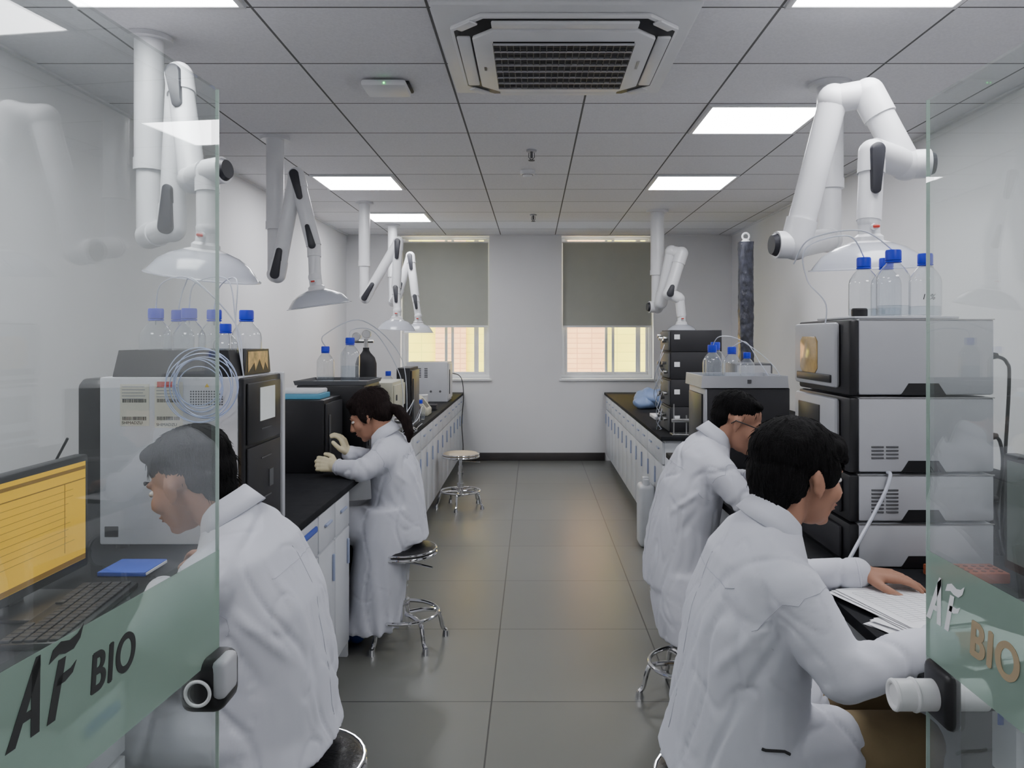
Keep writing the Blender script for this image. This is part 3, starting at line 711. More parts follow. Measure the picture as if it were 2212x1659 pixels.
tubing([[(1.10,4.36,1.50),(1.16,4.3,1.53),(1.22,4.24,1.42),(1.30,4.25,1.3)],[(1.0,4.4,1.50),(1.02,4.3,1.56),(1.15,4.3,1.53),(1.34,4.3,1.36),(1.39,4.3,1.1)]],.0025,'tube','white tubes over the instrument tray',(1.2,4.3,1.4))
monitor(1.66,4.12,.42,.34,1.10,1,math.radians(-120),'dark monitor turned toward the seated person','black')
keyboard(1.02,3.60,.2,'black keyboard beside the seated person with glasses')
sheets(.97,3.25,.1,2,'small white record sheet beside a keyboard',.15,.21,lines=False)
zz=[BT,1.05,1.25,1.45,1.61]
for i in range(4):
    z0,z1=zz[i],zz[i+1]-.003
    e=thing('black_stack_module','black chromatography module with small white label in a stack','lab instrument',(1.18,5.93,z0),group='tall black instrument stack')
    part(B().box(1.0,1.37,5.72,6.12,z0,z1,.003),'housing','blackm',e)
    part(B().box(.985,1.0,5.74,6.10,z0+.01,z1-.01,.004),'front_panel','dgrey',e)
    part(B().box(1.025,1.065,5.717,5.72,z0+.09,z0+.125),'white_label','paper',e)
    for k in range(5):
        y=5.78+k*.07; zc=z0+.05+.08*random.random(); part(B().cyl((.955,y,zc),(.986,y,zc),.014,.010,n=12),'fitting','steel',e)
pl=[]
for k in range(9):
    y=5.76+.3*random.random(); z=1.5-.06*k
    pl.append([(.965,y,z),(.92+.02*random.random(),y-.04,z-.08),(.93,y+.03,z-.16),(.965,y+.02,max(.865,z-.22))])
tubing(pl,.003,'tube','thin tubes looping down the instrument stack',(.94,5.9,1.2))
e=thing('sampling_stand','small metal sampling stand in front of a black stack','lab stand',(1.04,5.60,BT))
part(B().box(.98,1.12,5.54,5.66,BT,BT+.012,.003),'base','steel',e)
part(B().cyl((1.0,5.6,BT),(1.0,5.6,1.08),.005),'post','steel',e); part(B().cyl((1.09,5.6,BT),(1.09,5.6,1.0),.005),'post','steel',e); part(B().box(.985,1.11,5.585,5.615,.95,.975,.003),'crossbar','steel',e)
e=thing('grey_instrument_case','grey framed instrument case behind the tray','lab instrument',(1.62,5.98,BT))
part(B().box(1.50,1.78,5.85,6.15,BT,1.36,.01),'case','dgrey',e); part(B().box(1.515,1.765,5.845,5.852,1.12,1.345,.003),'case_panel','grey',e)
b=B().ell((1.15,7.75,BT+.095),(.15,.2,.095),n=24).ell((1.08,7.65,BT+.06),(.11,.12,.06),n=20)
for v in b.v:
    v+=V((noise.noise(v*9)*.03,noise.noise(v*9+V((3,0,0)))*.03,0)); v.z=max(BT+.001,v.z+noise.noise(v*12)*.03)
single(b,'plastic_bag','crumpled pale blue plastic bag on the worktop','bag','bag',(1.15,7.75,BT))
single(B().box(1.02,1.2,6.6,6.9,BT+.001,BT+.03,.004),'white_tray','flat white tray on the worktop','tray','white',(1.1,6.75,BT))
e=thing('wrapped_column','tall dark column wrapped in glossy crinkled plastic film','wrapped column',(1.89,7.0,BT))
b=B(); vs=[];fs=[]; nz_=130; np_=32
for j in range(nz_+1):
    z=BT+(2.40-BT)*j/nz_
    for i in range(np_):
        t=2*math.pi*i/np_; ct,st=math.cos(t),math.sin(t); ex=.45
        x=math.copysign(abs(ct)**ex,ct)*.060; y=math.copysign(abs(st)**ex,st)*.055
        k=1+.10*noise.noise(V((x*30,y*30,z*7)))+.10*abs(noise.noise(V((x*50+z*9,y*50,z*22))))
        vs.append((1.89+x*k,7.0+y*k,z))
for j in range(nz_):
    for i in range(np_): fs.append([j*np_+i,j*np_+(i+1)%np_,(j+1)*np_+(i+1)%np_,(j+1)*np_+i])
fs+=[list(range(np_))[::-1],[nz_*np_+i for i in range(np_)]]
b.add(vs,fs); part(b,'plastic_wrap','wrap',e,ang=60)
part(B().tor((1.89,7.0,2.45),.03,.009,axis=(0,1,0)).cyl((1.89,7,2.40),(1.89,7,2.43),.045,.02),'top_hook','white',e)
e=thing('plastic_canister','white plastic liquid canister standing on the floor by cabinets','canister',(.84,5.9,0))
part(B().box(.785,.900,5.80,6.0,0,.46,.032,seg=4).box(.815,.865,5.87,5.93,.45,.51,.012),'canister_body','jug',e)
part(B().cyl((.84,5.84,.45),(.84,5.84,.50),.024),'cap','jug',e)

# ------------------------------------------------------------------ extraction arms
def arm(col,pts,tilt,label,r=.045,hoodr=.20,side=V((0,-1,0)),cov=None,endcaps=()):
    e=thing('fume_extraction_arm',label,'extraction arm',(col[0],col[1],H),group='fume extraction arms')
    c=V(col); top=V((c.x,c.y,H))
    zc=c.z+(H-c.z)*.35
    part(B().cyl((c.x,c.y,H-.02),(c.x,c.y,H-.001),r*1.9,n=28).cyl((c.x,c.y,zc),(c.x,c.y,H-.02),r*1.18,n=28).cyl((c.x,c.y,zc-.02),(c.x,c.y,zc+.03),r*1.25,n=28),'ceiling_column','duct',e)
    P0=[V((c.x,c.y,zc))]+[c]+[V(p) for p in pts]
    part(B().cyl(P0[0],P0[1],r,n=24),'arm_tube','duct',e)
    for i in range(1,len(P0)-1):
        a,b_=P0[i],P0[i+1]; rr=r if i<len(P0)-2 else r*.8
        part(B().cyl(a,b_,rr,n=24),'arm_tube','duct',e)
        d=(b_-a).normalized(); L=(b_-a).length
        if L>.2:
            part(B().ell(a,rr*1.12,n=20).cyl(a,a+d*rr*1.9,rr*1.12,n=24),'elbow_joint','duct',e)
        else: part(B().ell(a,rr*1.12,n=20),'elbow_joint','duct',e)
        if cov is not None and i not in cov: continue
        if cov is None and i==1: continue
        dd=d if L>.22 else (a-P0[i-1]).normalized()*-1
        sp=side*(rr*1.02); q=a+sp; q2=a+dd*min(.15,L*.6)+sp
        pr=dd-side*dd.dot(side); pr.normalize(); pp=side.cross(pr).normalized()
        poly=[]
        for k in range(13):
            t=math.pi/2+math.pi*k/12; poly.append(q+(pr*math.cos(t)+pp*math.sin(t))*rr*.60)
        for k in range(13):
            t=-math.pi/2+math.pi*k/12; poly.append(q2+(pr*math.cos(t)+pp*math.sin(t))*rr*.38)
        n=len(poly); vs=[p-side*.02 for p in poly]+[p+side*.012 for p in poly]+[p*1.0+side*.016+( (q+q2)/2-p)*.12 for p in poly]
        fs=[list(range(n))[::-1]]+[[i_,(i_+1)%n,n+(i_+1)%n,n+i_] for i_ in range(n)]+[[n+i_,n+(i_+1)%n,2*n+(i_+1)%n,2*n+i_] for i_ in range(n)]+[[2*n+i_ for i_ in range(n)]]
        hb=B(); hb.add(vs,fs); part(hb,'hinge_cover','rubber',e)
    for i,ax in endcaps:
        a=P0[i]; ax=V(ax).normalized(); part(B().cyl(a,a+ax*r*1.5,r*1.0,n=24),'elbow_joint','duct',e); part(B().cyl(a+ax*r*1.5,a+ax*r*1.85,r*.85,r*.7,n=24),'end_cap','rubber',e)
    hp=P0[-1]; X=Matrix.Translation(hp)@Matrix.Rotation(tilt[0],4,'X')@Matrix.Rotation(tilt[1],4,'Y')
    s=hoodr/.2
    prof=[(.038,.0),(.04,-.05),(.052,-.06),(.052,-.075),(.075*s,-.083),(.12*s,-.10),(.16*s,-.128),(.185*s,-.16),(.195*s,-.175),(.205*s,-.178),(.205*s,-.182),(.193*s,-.18),(.18*s,-.16),(.155*s,-.133),(.115*s,-.105),(.05,-.083)]
    part(B().lathe(prof[4:],n=48,X=X),'hood','hood',e,label='translucent white plastic dome hood')
    part(B().lathe(prof[:5]+[(.05,-.083)],n=28,X=X).ell((0,0,0),.042,n=16,X=X),'hood_collar','duct',e)
    part(B().cyl((0,-.04,-.025),(0,-.062,-.025),.012,X=X).box(-.012,.012,-.07,-.06,-.030,-.020,.003,m=1,X=X),'damper_knob',['duct','red'],e)
    return e
arm((-1.64,3.36,1.99),[(-1.47,3.2,2.00),(-1.44,3.2,2.62),(-1.32,3.05,2.17),(-1.235,2.98,2.18),(-1.225,2.96,1.965)],(math.radians(6),math.radians(8)),'white articulated extraction arm with dome hood over a chromatograph',.05,.205,cov={2,3},endcaps=((5,(1,-.3,.1)),))
arm((-1.66,5.06,1.96),[(-1.62,4.98,1.95),(-1.50,4.98,2.58),(-1.38,4.95,2.13),(-1.365,4.92,1.93)],(math.radians(4),math.radians(-8)),'white articulated extraction arm with shallow hood above bottles',.047,.195)
arm((-1.61,7.5,1.93),[(-1.58,7.4,1.92),(-1.27,7.4,2.45),(-1.29,7.4,2.02),(-1.27,7.35,1.80)],(0,math.radians(3)),'white articulated fume extraction arm folded near the window',.045,.18)
arm((-1.61,9.0,1.95),[(-1.50,8.7,2.0),(-1.36,8.7,2.45),(-1.29,8.6,2.0),(-1.25,8.55,1.78)],(0,0),'white articulated fume extraction arm in front of the blind',.045,.165)
arm((1.26,8.0,1.86),[(1.28,7.9,1.90),(1.37,7.8,2.40),(1.46,7.75,2.38),(1.33,7.7,1.98),(1.43,7.7,1.93),(1.45,7.7,1.76)],(0,0),'white folded fume extraction arm above the black stack',.058,.17,cov={5},endcaps=((1,(-1,-.2,0)),))
arm((1.50,3.98,2.05),[(1.06,3.18,1.93),(1.19,3.12,2.50),(1.31,3.08,2.51),(1.43,3.02,2.22),(1.27,2.95,2.25),(1.245,2.92,1.99)],(math.radians(4),math.radians(-2)),'white articulated extraction arm with dome hood above grey modules',.055,.21,cov={6},endcaps=((2,(-1,-.1,0)),(5,(1,-.2,0))))

# ------------------------------------------------------------------ glass doors
def door(name,xh,xe,y0,y1,ht,sgn,bz=(.955,1.155)):
    e=bpy.data.objects.new(name,None); e.location=(xh,y0,0); COL.objects.link(e); e['kind']='structure'
    a=V((xh,y0,0)); c=V((xe,y1,0)); d=(c-a).normalized(); n=V((d.y,-d.x,0)); L=(c-a).length
    def slab(b,s0,s1,t0,t1,z0,z1,m=0):
        vs=[]
        for z in (z0,z1):
            for s_,t_ in ((s0,t0),(s1,t0),(s1,t1),(s0,t1)): vs.append(a+d*s_+n*t_+V((0,0,z)))
        b.add(vs,[[3,2,1,0],[4,5,6,7],[0,1,5,4],[1,2,6,5],[2,3,7,6],[3,0,4,7]],m)
    b=B(); slab(b,0,L-.0015,-.004,.004,.012,ht); part(b,'glass_pane','glass',e)
    b=B(); slab(b,L-.0015,L,-.0035,.0035,.012,ht); part(b,'glass_edge','green2',e)
    b=B(); s=1 if sgn>0 else -1
    t0=.0045*s; t1=.0052*s; slab(b,0,L-.003,min(t0,t1),max(t0,t1),bz[0],bz[1]); part(b,'frosted_band','frost',e)
    b=B(); slab(b,0,.12,-.014,.014,.002,.06); slab(b,0,.12,-.014,.014,ht-.05,ht+.01); part(b,'patch_hinge','steel',e)
    return e,d,n,L
A1=[[(0,0),(.17,0),(.30,.25),(.47,.25),(.44,.36),(.36,.36),(.62,.86),(.62,1.0),(.54,1.0)],
    [(.62,1.0),(.60,.0),(.44,.0),(.46,.86)]]
F1=[[(.74,0),(.90,0),(1.06,.55),(1.12,.78),(.97,.78),(.88,.50)],
    [(.78,.80),(.86,.96),(1.02,1.02),(1.20,.97),(1.36,1.0),(1.50,1.10),(1.42,.92),(1.28,.82),(1.10,.82),(.98,.86)],
    [(.92,.44),(.96,.56),(1.22,.58),(1.34,.64),(1.26,.50),(1.10,.44)]]
def logo(h,org,xa,mat,par,sx=1):
    for nm,pl in (('door_lettering',A1),('door_lettering',F1)):
        flat([[(x*h*sx,y*h) for x,y in p] for p in pl],org,xa,(0,0,1),mat,par,nm)
dl,d,n,L=door('door_1',-.665,-.602,.72,1.50,2.03,1)
def onpl(s_,t_,z): return V((-.665,.72,0))+d*s_+n*t_+V((0,0,z))
logo(.098,onpl(.235,.0058,1.052),d,'ink',dl,1.0)
text('BIO',.080,onpl(.392,.0058,1.052),d,(0,0,1),'ink',dl,'door_lettering',shear=.12,sx=.78,bold=.0028)
dr,d2,n2,L2=door('door_2',.752,.752,.72,1.50,2.01,-1)
logo(.088,V((.7455,1.492,1.030)),(0,-1,0),'paper',dr,1.0)
text('BIO',.085,V((.7455,1.350,1.02)),(0,-1,0),(0,0,1),'letb',dr,'door_lettering',shear=.12,sx=.92,bold=.0038)
part(B().box(-.645,-.562,1.425,1.515,.872,.970,.022,seg=4),'door_lock','black',dl)
part(B().box(-.584,-.558,1.424,1.490,.900,.970,.010,seg=3),'lock_cover','lgrey',dl)
part(B().cyl((-.606,1.432,.915),(-.606,1.420,.915),.026,n=28),'lock_rose','black',dl)
part(B().tor((-.606,1.421,.915),.022,.0035,axis=(0,1,0)),'lock_ring','white',dl)
part(B().box(.737,.767,1.40,1.495,.85,.955,.02,seg=3),'lock_plate','black',dr)
part(B().cyl((.665,1.45,.90),(.737,1.45,.90),.028,n=28).cyl((.767,1.45,.90),(.83,1.45,.90),.028,n=28).tor((.665,1.45,.90),.024,.005,axis=(1,0,0)).tor((.70,1.45,.90),.027,.004,axis=(1,0,0)),'door_knob','white',dr)

# ------------------------------------------------------------------ people
def remesh(b,vox,smooth=3):
    me=bpy.data.meshes.new('r'); me.from_pydata([tuple(v) for v in b.v],[],b.f); me.update()
    ob=bpy.data.objects.new('r',me); COL.objects.link(ob)
    md=ob.modifiers.new('r','REMESH'); md.mode='VOXEL'; md.voxel_size=vox; md.use_smooth_shade=True
    sm=ob.modifiers.new('s','SMOOTH'); sm.factor=.5; sm.iterations=smooth
    bpy.context.view_layer.update(); dg=bpy.context.evaluated_depsgraph_get()
    m2=bpy.data.meshes.new_from_object(ob.evaluated_get(dg)); bpy.data.objects.remove(ob)
    return m2
def finish(me,name,mat,root,disp=None,smooth=True):
    if disp:
        ns=[v.normal.copy() for v in me.vertices]
        for v,nn in zip(me.vertices,ns): v.co=v.co+nn*disp(v.co)
    me.transform(Matrix.Translation(-V(root.location)))
    me.materials.clear(); me.materials.append(M[mat] if isinstance(mat,str) else mat)
    me.shade_smooth(); me.name=name
    o=bpy.data.objects.new(name,me); COL.objects.link(o); o.parent=root; return o
def hand(b,w,d,pn,ts,curl=.35,grow=0,s=1.0):
    d=V(d).normalized(); pn=V(pn); pn=(pn-d*pn.dot(d)).normalized(); t=V(ts); t=(t-d*t.dot(d)-pn*t.dot(pn)).normalized()
    w=V(w)
    lens=[.068,.076,.070,.055]
    for i in range(4):
        o=t*(.030-.020*i)*s
        k=w+d*(.088-.004*abs(i-1))*s+o
        b.chain([w+d*.008+o*.55,k],[.015*s+grow,.0125*s+grow],n=10)
        p=k; a=curl*.6; Ls=lens[i]*s
        for j,fr in enumerate((.45,.32,.26)):
            dir_=d*math.cos(a)+pn*math.sin(a)+t*(.10-.07*i)
            q=p+dir_.normalized()*Ls*fr
            b.chain([p,q],[(.0098-.0009*j)*s+grow,(.0092-.0011*j)*s+grow],n=10); p=q; a+=curl*(1+.1*i)
    p0=w+d*.02*s+t*.022*s+pn*.005; p1=p0+(d*.6+t*.75+pn*.3).normalized()*.042*s; p2=p1+(d*.9+t*.3+pn*.35).normalized()*.032*s; p3=p2+(d*1+t*.05+pn*.4).normalized()*.026*s
    b.chain([p0,p1,p2,p3],[.016*s+grow,.012*s+grow,.0105*s+grow,.009*s+grow],n=10)
def seg_d(p,a,b):
    ab=b-a; t=max(0,min(1,(p-a).dot(ab)/ab.length_squared)); return (p-a-ab*t).length,t
def folds(seed,amp=1.0,arms=(),creases=(),hem=None):
    sd=V((seed*3.1,seed*1.7,seed*.9))
    segs=[(V(A['sh']),V(A['el']),V(A['wr'])) for A in arms]
    cr=[(V(a),V(c),w,h) for a,c,w,h in creases]
    def sm(x): return x*x*(3-2*x)
    def f(p):
        w=noise.noise(p*1.7+sd); w2=noise.noise(p*4.0-sd)
        d=.006*noise.noise(V((p.x*3.2+w,p.y*3.6+w,p.z*1.1))+sd)+.0035*noise.noise(V((p.x*9+w*2,p.y*9+w*1.5,p.z*2.2))+sd*2)
        x=noise.noise(V((p.x*4.5+w,p.y*5-w*1.5+p.z*1.2,p.z*1.6+w))+sd*3); d-=.0062*sm(max(0,1-abs(x)/.055))
        x=noise.noise(V((p.x*8+w2,p.y*8-w2-p.z*2,p.z*3.2+w))+sd*5); d-=.0036*sm(max(0,1-abs(x)/.06))
        x=noise.noise(V((p.x*6-w2,p.y*6,p.z*9+w2*2))+sd*7); d+=.0024*sm(max(0,1-abs(x)/.08))*max(0,w2+.3)
        if hem:
            z0,z1,a=hem
            k=max(0,min(1,(z1-p.z)/(z1-z0)))
            d+=a*k*math.sin((p.x*1.3+p.y)*62+w*4)*(.6+w2)
        for a,c,wd,h in cr:
            dd,t=seg_d(p,a,c)
            if dd<wd: d+=h*sm(1-dd/wd)*math.sin(math.pi*min(1,max(0,.08+t*.84)))
        for sh,el,wr in segs:
            d1,t1=seg_d(p,sh,el); d2,t2=seg_d(p,el,wr)
            if min(d1,d2)<.10:
                if d1<d2: s_=t1; k=max(0,(t1-.45)/.55); L=(el-sh).length
                else: s_=t2; k=max(0,1-t2*2)+max(0,(t2-.7))*.9; L=(wr-el).length
                ph=s_*L*85+noise.noise(p*6+sd)*6
                v=math.sin(ph); v=v if v>0 else v*.5
                d+=.0044*k*v*(.35+max(0,noise.noise(p*11+sd)*2.0))
        return amp*d
    return f
def person(label,F,y0,head,fwd,up,rings,arms,legs,hair,coatv,bodyv,hs=1.0,extra=None,glasses=False,seed=1,trous='trouser',shoe='shoe',gloves=False,hairmat='hair',skirt=None,base=None,hands=1.0,hem=None,thigh=.92):
    e=thing('person',label,'person',base or (rings[-1][0],y0,0))
    f=V(fwd).normalized(); l=V(up).cross(f).normalized(); u=f.cross(l).normalized(); hc=V(head)
    R=Matrix((f,l,u)).transposed().to_4x4(); X=Matrix.Translation(hc)@R@Matrix.Scale(hs,4)
    b=B()
    E=lambda c,r,n=20:b.ell(c,r,n=n,X=X)
    E((-.018,0,.035),(.098,.076,.083),24); E((.028,0,-.025),(.066,.060,.085),24); E((.036,0,-.072),(.050,.046,.042)); E((.066,0,-.100),(.020,.022,.016))
    E((.078,0,.017),(.018,.046,.012)); E((.058,.040,-.032),(.026,.022,.026)); E((.058,-.040,-.032),(.026,.022,.026))
    b.chain([(.090,0,.004),(.106,0,-.026),(.112,0,-.038)],[.008,.0095,.0105],n=12,X=X); E((.100,.012,-.042),(.011,.008,.008),12); E((.100,-.012,-.042),(.011,.008,.008),12)
    E((.086,0,-.064),(.013,.025,.009)); E((.082,0,-.076),(.013,.020,.008))
    for s in (-1,1):
        E((-.004,s*.077,-.008),(.018,.007,.029),14); E((-.011,s*.081,.003),(.012,.006,.018),12); E((.0,s*.076,-.033),(.008,.006,.011),10)
    nb=V((rings[0][0],y0,rings[0][1]))
    b.chain([X@V((-.03,0,-.03)),X@V((-.025,0,-.075))*.55+nb*.45,nb,V((rings[1][0],y0,rings[1][1]))],[.058*hs,.056,.058,.07],n=18)
    def ringsof(rs,g):
        out=[]
        for i,(x,z,a,c) in enumerate(rs):
            p=rs[max(0,i-1)];q=rs[min(len(rs)-1,i+1)]
            t=V((q[0]-p[0],0,q[1]-p[1])).normalized(); fv=V((0,1,0)).cross(t).normalized()
            out.append((V((x,y0,z)),V((0,1,0)),fv,max(.03,a+g),max(.03,c+g)))
        return out
    b.loft(ringsof(rings[1:],-.045))
    for A in arms:
        b.chain([A['sh'],A['el'],A['wr']],[.044,.036,.027],n=14)
        w=V(A['wr']); hd=V(A['hd']).normalized(); b.chain([w,w+hd*.012],[.027,.025],n=12)
        hand(b,w,hd,A['pn'],A['ts'],A.get('curl',.35),s=hands)
    for Lg in legs:
        b.chain([Lg[0],Lg[1],Lg[2]],[.078,.052,.038],n=14)
    me=remesh(b,bodyv,2); finish(me,'body','skin',e)
    for s in (-1,1):
        q=B().ell((.076,s*.030,-.003),(.0135,.0135,.008),n=14,X=X); q.ell((.0865,s*.030,-.005),(.0045,.006,.0055),n=10,m=1,X=X)
        part(q,'eye',['eye','iris'],e)
        q=B().chain([(.090,s*.016,.022),(.090,s*.034,.027),(.078,s*.050,.023)],[.003,.0038,.0025],n=8,X=X); part(q,'eyebrow',hairmat,e)
    part(B().ell((.0935,0,-.0645),(.008,.021,.0045),n=14,X=X).ell((.0905,0,-.0735),(.008,.018,.005),n=14,X=X),'lips','lips',e)
    hb=B()
    for c,r in hair: hb.ell(c,r,n=22,X=X)
    if extra:
        for pts,rs in extra: hb.chain([X@V(p) for p in pts],rs,n=12)
    me=remesh(hb,.0036,3)
    XI=X.inverted()
    def hd_(p):
        q=XI@p; w_=noise.noise(q*18+V((seed,0,0)))
        # fine strands falling from the crown, broken into soft layers
        an=math.atan2(q.y,q.x+.03); rr=math.hypot(q.x+.03,q.y)
        s1=noise.noise(V((an*34+w_*2.5,q.z*14,rr*20))); s2=noise.noise(V((an*60+w_*4,q.z*24,rr*34)))
        lay=noise.noise(V((an*4+w_,q.z*26,rr*18))+V((seed,seed,0)))
        return .0016*s1+.0012*s2+.0038*lay
    finish(me,'hair',hairmat,e,hd_)
    # fine loose strands along the hair surface
    rt=random.Random(seed); sb=B()
    for k in range(260):
        c,r=hair[rt.choice([0,0,0,1,1,len(hair)-1] if len(hair)>3 else [0])]
        th=rt.uniform(-math.pi,math.pi); ph=rt.uniform(-.35,1.4)
        dv=V((math.cos(th)*math.cos(ph),math.sin(th)*math.cos(ph),math.sin(ph)))
        p=V(c)+V((dv.x*r[0],dv.y*r[1],dv.z*r[2]))
        if p.z<-.06 or (p.x>.03 and p.z<.05): continue
        tg=V((dv.x*.9,dv.y*.9,-.9*(1-dv.z)-.15)); tg=(tg-dv*tg.dot(dv)*.92).normalized()
        sb.tube([X@(p-dv*.002),X@(p+tg*.012+dv*.0012),X@(p+tg*.024+dv*rt.uniform(.0,.004))],[.0011,.0010,.0003],4)
    part(sb,'loose_hair_strands',hairmat,e)['kind']='stuff'
    cb=B(); cb.loft(ringsof(rings,0))
    c0=V((rings[0][0],y0,rings[0][1])); c1=V((rings[1][0],y0,rings[1][1])); ax=(c0-c1).normalized()
    for A in arms:
        sh=V(A['sh']);el=V(A['el']);wr=V(A['wr'])
        m1=sh.lerp(el,.5); m2=el.lerp(wr,.5); cuff=wr-(wr-el).normalized()*.012
        cb.chain([V((rings[2][0],y0+(sh.y-y0)*.5,rings[2][1]+.01)),sh,m1,el,m2,cuff],[.078,.070,.062,.055,.048,.043],n=18)
    for Lg in legs:
        h_,k_=V(Lg[0]),V(Lg[1]); cb.chain([h_,h_.lerp(k_,thigh*.55),h_.lerp(k_,thigh)],[.106,.098,.089],n=18)
    if skirt:
        cb.loft([(V((x,yy,z)),V((0,1,0)),V((1,0,0)),a,c) for x,yy,z,a,c in skirt])
    bx=lambda i,s:V((rings[i][0]-F*rings[i][3],y0+s,rings[i][1]))
    cr=[(bx(1,0),bx(4,0),.010,-.005)]
    for s in (-1,1):
        cr.append((bx(2,s*.14),bx(4,s*.06),.026,.007)); cr.append((bx(3,s*.12),bx(5,s*.09),.024,.008)); cr.append((bx(2,s*.05),bx(4,s*.10),.018,-.005))
    for A in arms:
        s=1 if V(A['sh']).y>y0 else -1; sh=V(A['sh'])
        cr.append((sh+V((-F*.02,s*.06,-.05)),V((rings[4][0]-F*.05,y0+s*rings[4][2],rings[4][1])),.026,-.010))
        cr.append((sh+V((F*.0,s*.05,-.09)),V((rings[3][0]+F*.08,y0+s*rings[3][2]*.95,rings[3][1]-.10)),.022,.008))
        cr.append((sh+V((-F*.05,s*.04,-.04)),V((rings[4][0]-F*.12,y0+s*rings[4][2]*.8,rings[4][1]+.05)),.020,.008))
        cr.append((sh+V((-F*.07,s*.03,.0)),sh+V((F*.06,s*.07,-.02)),.010,-.005))
    me=remesh(cb,coatv,4); coat=finish(me,'lab_coat','coat',e,folds(seed,1.0,arms,cr,hem))
    colb=B()
    n_=28; a_,b2,_=frame(ax); vs=[];fs=[]
    fx=V((F,0,0)); fx=(fx-ax*fx.dot(ax)).normalized(); sy=ax.cross(fx)
    for ri,(rr,h) in enumerate(((.062,.0),(.065,.030),(.069,.033),(.082,.006),(.096,-.022))):
        for i in range(n_+1):
            t=math.radians(25)+math.radians(310)*i/n_
            drop=.02*(1-abs(t-math.pi)/math.pi)
            vs.append(c0+fx*math.cos(t)*rr*.95+sy*math.sin(t)*rr+ax*(h-.010+drop-.02*max(0,math.cos(t))))
    for ri in range(4):
        for i in range(n_): fs.append([ri*(n_+1)+i,ri*(n_+1)+i+1,(ri+1)*(n_+1)+i+1,(ri+1)*(n_+1)+i])
    colb.add(vs,fs); o=part(colb,'collar','coat',e)
    md=o.modifiers.new('s','SOLIDIFY'); md.thickness=.002
    bpy.context.view_layer.update()
    off=V(e.location)
    def onmesh(p,nudge=.0004):
        ok,co,no,_=coat.closest_point_on_mesh(V(p)-off); return co+no*nudge+off
    sb=B()
    pts=[onmesh(bx(1,0).lerp(bx(2,0),.7).lerp(bx(5,0),i/16)) for i in range(17)]; sb.tube(pts,.0009,5); part(sb,'back_seam','seam',e)
    sb=B(); pts=[]
    for i in range(17):
        s=-1+2*i/16; q=bx(2,s*rings[2][2]*.85); pts.append(onmesh(q+V((-F*.02,0,-.01))))
    sb.tube(pts,.0009,5); part(sb,'yoke_seam','seam',e)
    for A in arms:
        s=1 if V(A['sh']).y>y0 else -1; sh=V(A['sh']); el=V(A['el']); dd=(el-sh).normalized(); a1_,b1_,_=frame(dd)
        c=sh+dd*.03; pts=[onmesh(c+(a1_*math.cos(t)+b1_*math.sin(t))*.12) for t in [2*math.pi*i/24 for i in range(24)]]
        pts=[p for p in pts if (p-c).length<.13]
        if len(pts)>10:
            k=max(range(len(pts)),key=lambda i:(pts[i]-pts[i-1]).length); pts=pts[k:]+pts[:k]
            part(B().tube(pts,.0009,5),'sleeve_seam','seam',e)
    for A in arms:
        el=V(A['el']);wr=V(A['wr']); dd=(wr-el).normalized(); q=wr-dd*.01
        part(B().tor(q,.037,.005,axis=dd,n=24,k=8),'cuff','coat',e)
        if gloves:
            g=B(); w=wr; hd=V(A['hd']).normalized(); g.chain([w-dd*.03,w+hd*.012],[.033,.029],n=12)
            hand(g,w,hd,A['pn'],A['ts'],A.get('curl',.35),.0026,s=hands)
            finish(remesh(g,.0045,1),'glove','glove',e)
    for Lg in legs:
        tb=B().chain([Lg[1],V(Lg[2])+V((0,0,.03))],[.068,.056],n=16); tb.chain([V(Lg[0]).lerp(V(Lg[1]),.4),Lg[1]],[.080,.070],n=16)
        finish(remesh(tb,.014,2),'trouser_leg',trous,e,folds(seed+3,.5))
        an=V(Lg[2])
        sb=B().ell((an.x-F*.02,an.y,.045),(.045,.036,.044)).ell((an.x+F*.06,an.y,.036),(.075,.040,.034)).ell((an.x+F*.12,an.y,.028),(.05,.042,.026))
        for v in sb.v: v.z=max(v.z,.002)
        part(sb,'shoe',shoe,e)
    if glasses:
        g=B()
        for s in (-1,1):
            g.tor(X@V((.103,s*.031,-.002)),.022*hs,.0026,axis=f,n=24,k=6); g.tube([X@V((.101,s*.053,.004)),X@V((.05,s*.080,.006)),X@V((-.01,s*.088,.006)),X@V((-.025,s*.086,-.012))],.0026,6)
        g.tube([X@V((.106,-.011,.002)),X@V((.108,0,.005)),X@V((.106,.011,.002))],.0022,6); part(g,'eyeglasses','black',e)
    return e,X,onmesh
HS=[((-.022,0,.052),(.104,.081,.077)),((-.062,0,.015),(.060,.073,.076)),((.045,0,.083),(.043,.060,.028)),((-.075,0,-.035),(.036,.053,.043))]
person('seated person with short black hair in white lab coat',-1,2.0,
 (-.875,2.0,1.195),(-.93,.22,-.32),(-.25,0,1),
 [(-.775,1.115,.070,.066),(-.752,1.07,.145,.090),(-.722,1.01,.200,.112),(-.69,.88,.205,.145),(-.672,.74,.195,.152),(-.668,.60,.20,.158),(-.655,.52,.21,.165)],
 [dict(sh=(-.755,1.82,.995),el=(-.87,1.80,.885),wr=(-.94,2.0,.915),hd=(-.3,1,-.05),pn=(0,0,-1),ts=(.9,.3,0),curl=.4),
  dict(sh=(-.755,2.18,.995),el=(-.87,2.25,.89),wr=(-.95,2.33,.915),hd=(-.6,.7,-.1),pn=(0,0,-1),ts=(-.7,-.6,0),curl=.4)],
 [((-.68,1.90,.61),(-1.08,1.88,.61),(-1.02,1.88,.10)),((-.68,2.10,.61),(-1.08,2.14,.61),(-1.02,2.14,.10))],
 HS,.008,.0055,1.06,seed=1)
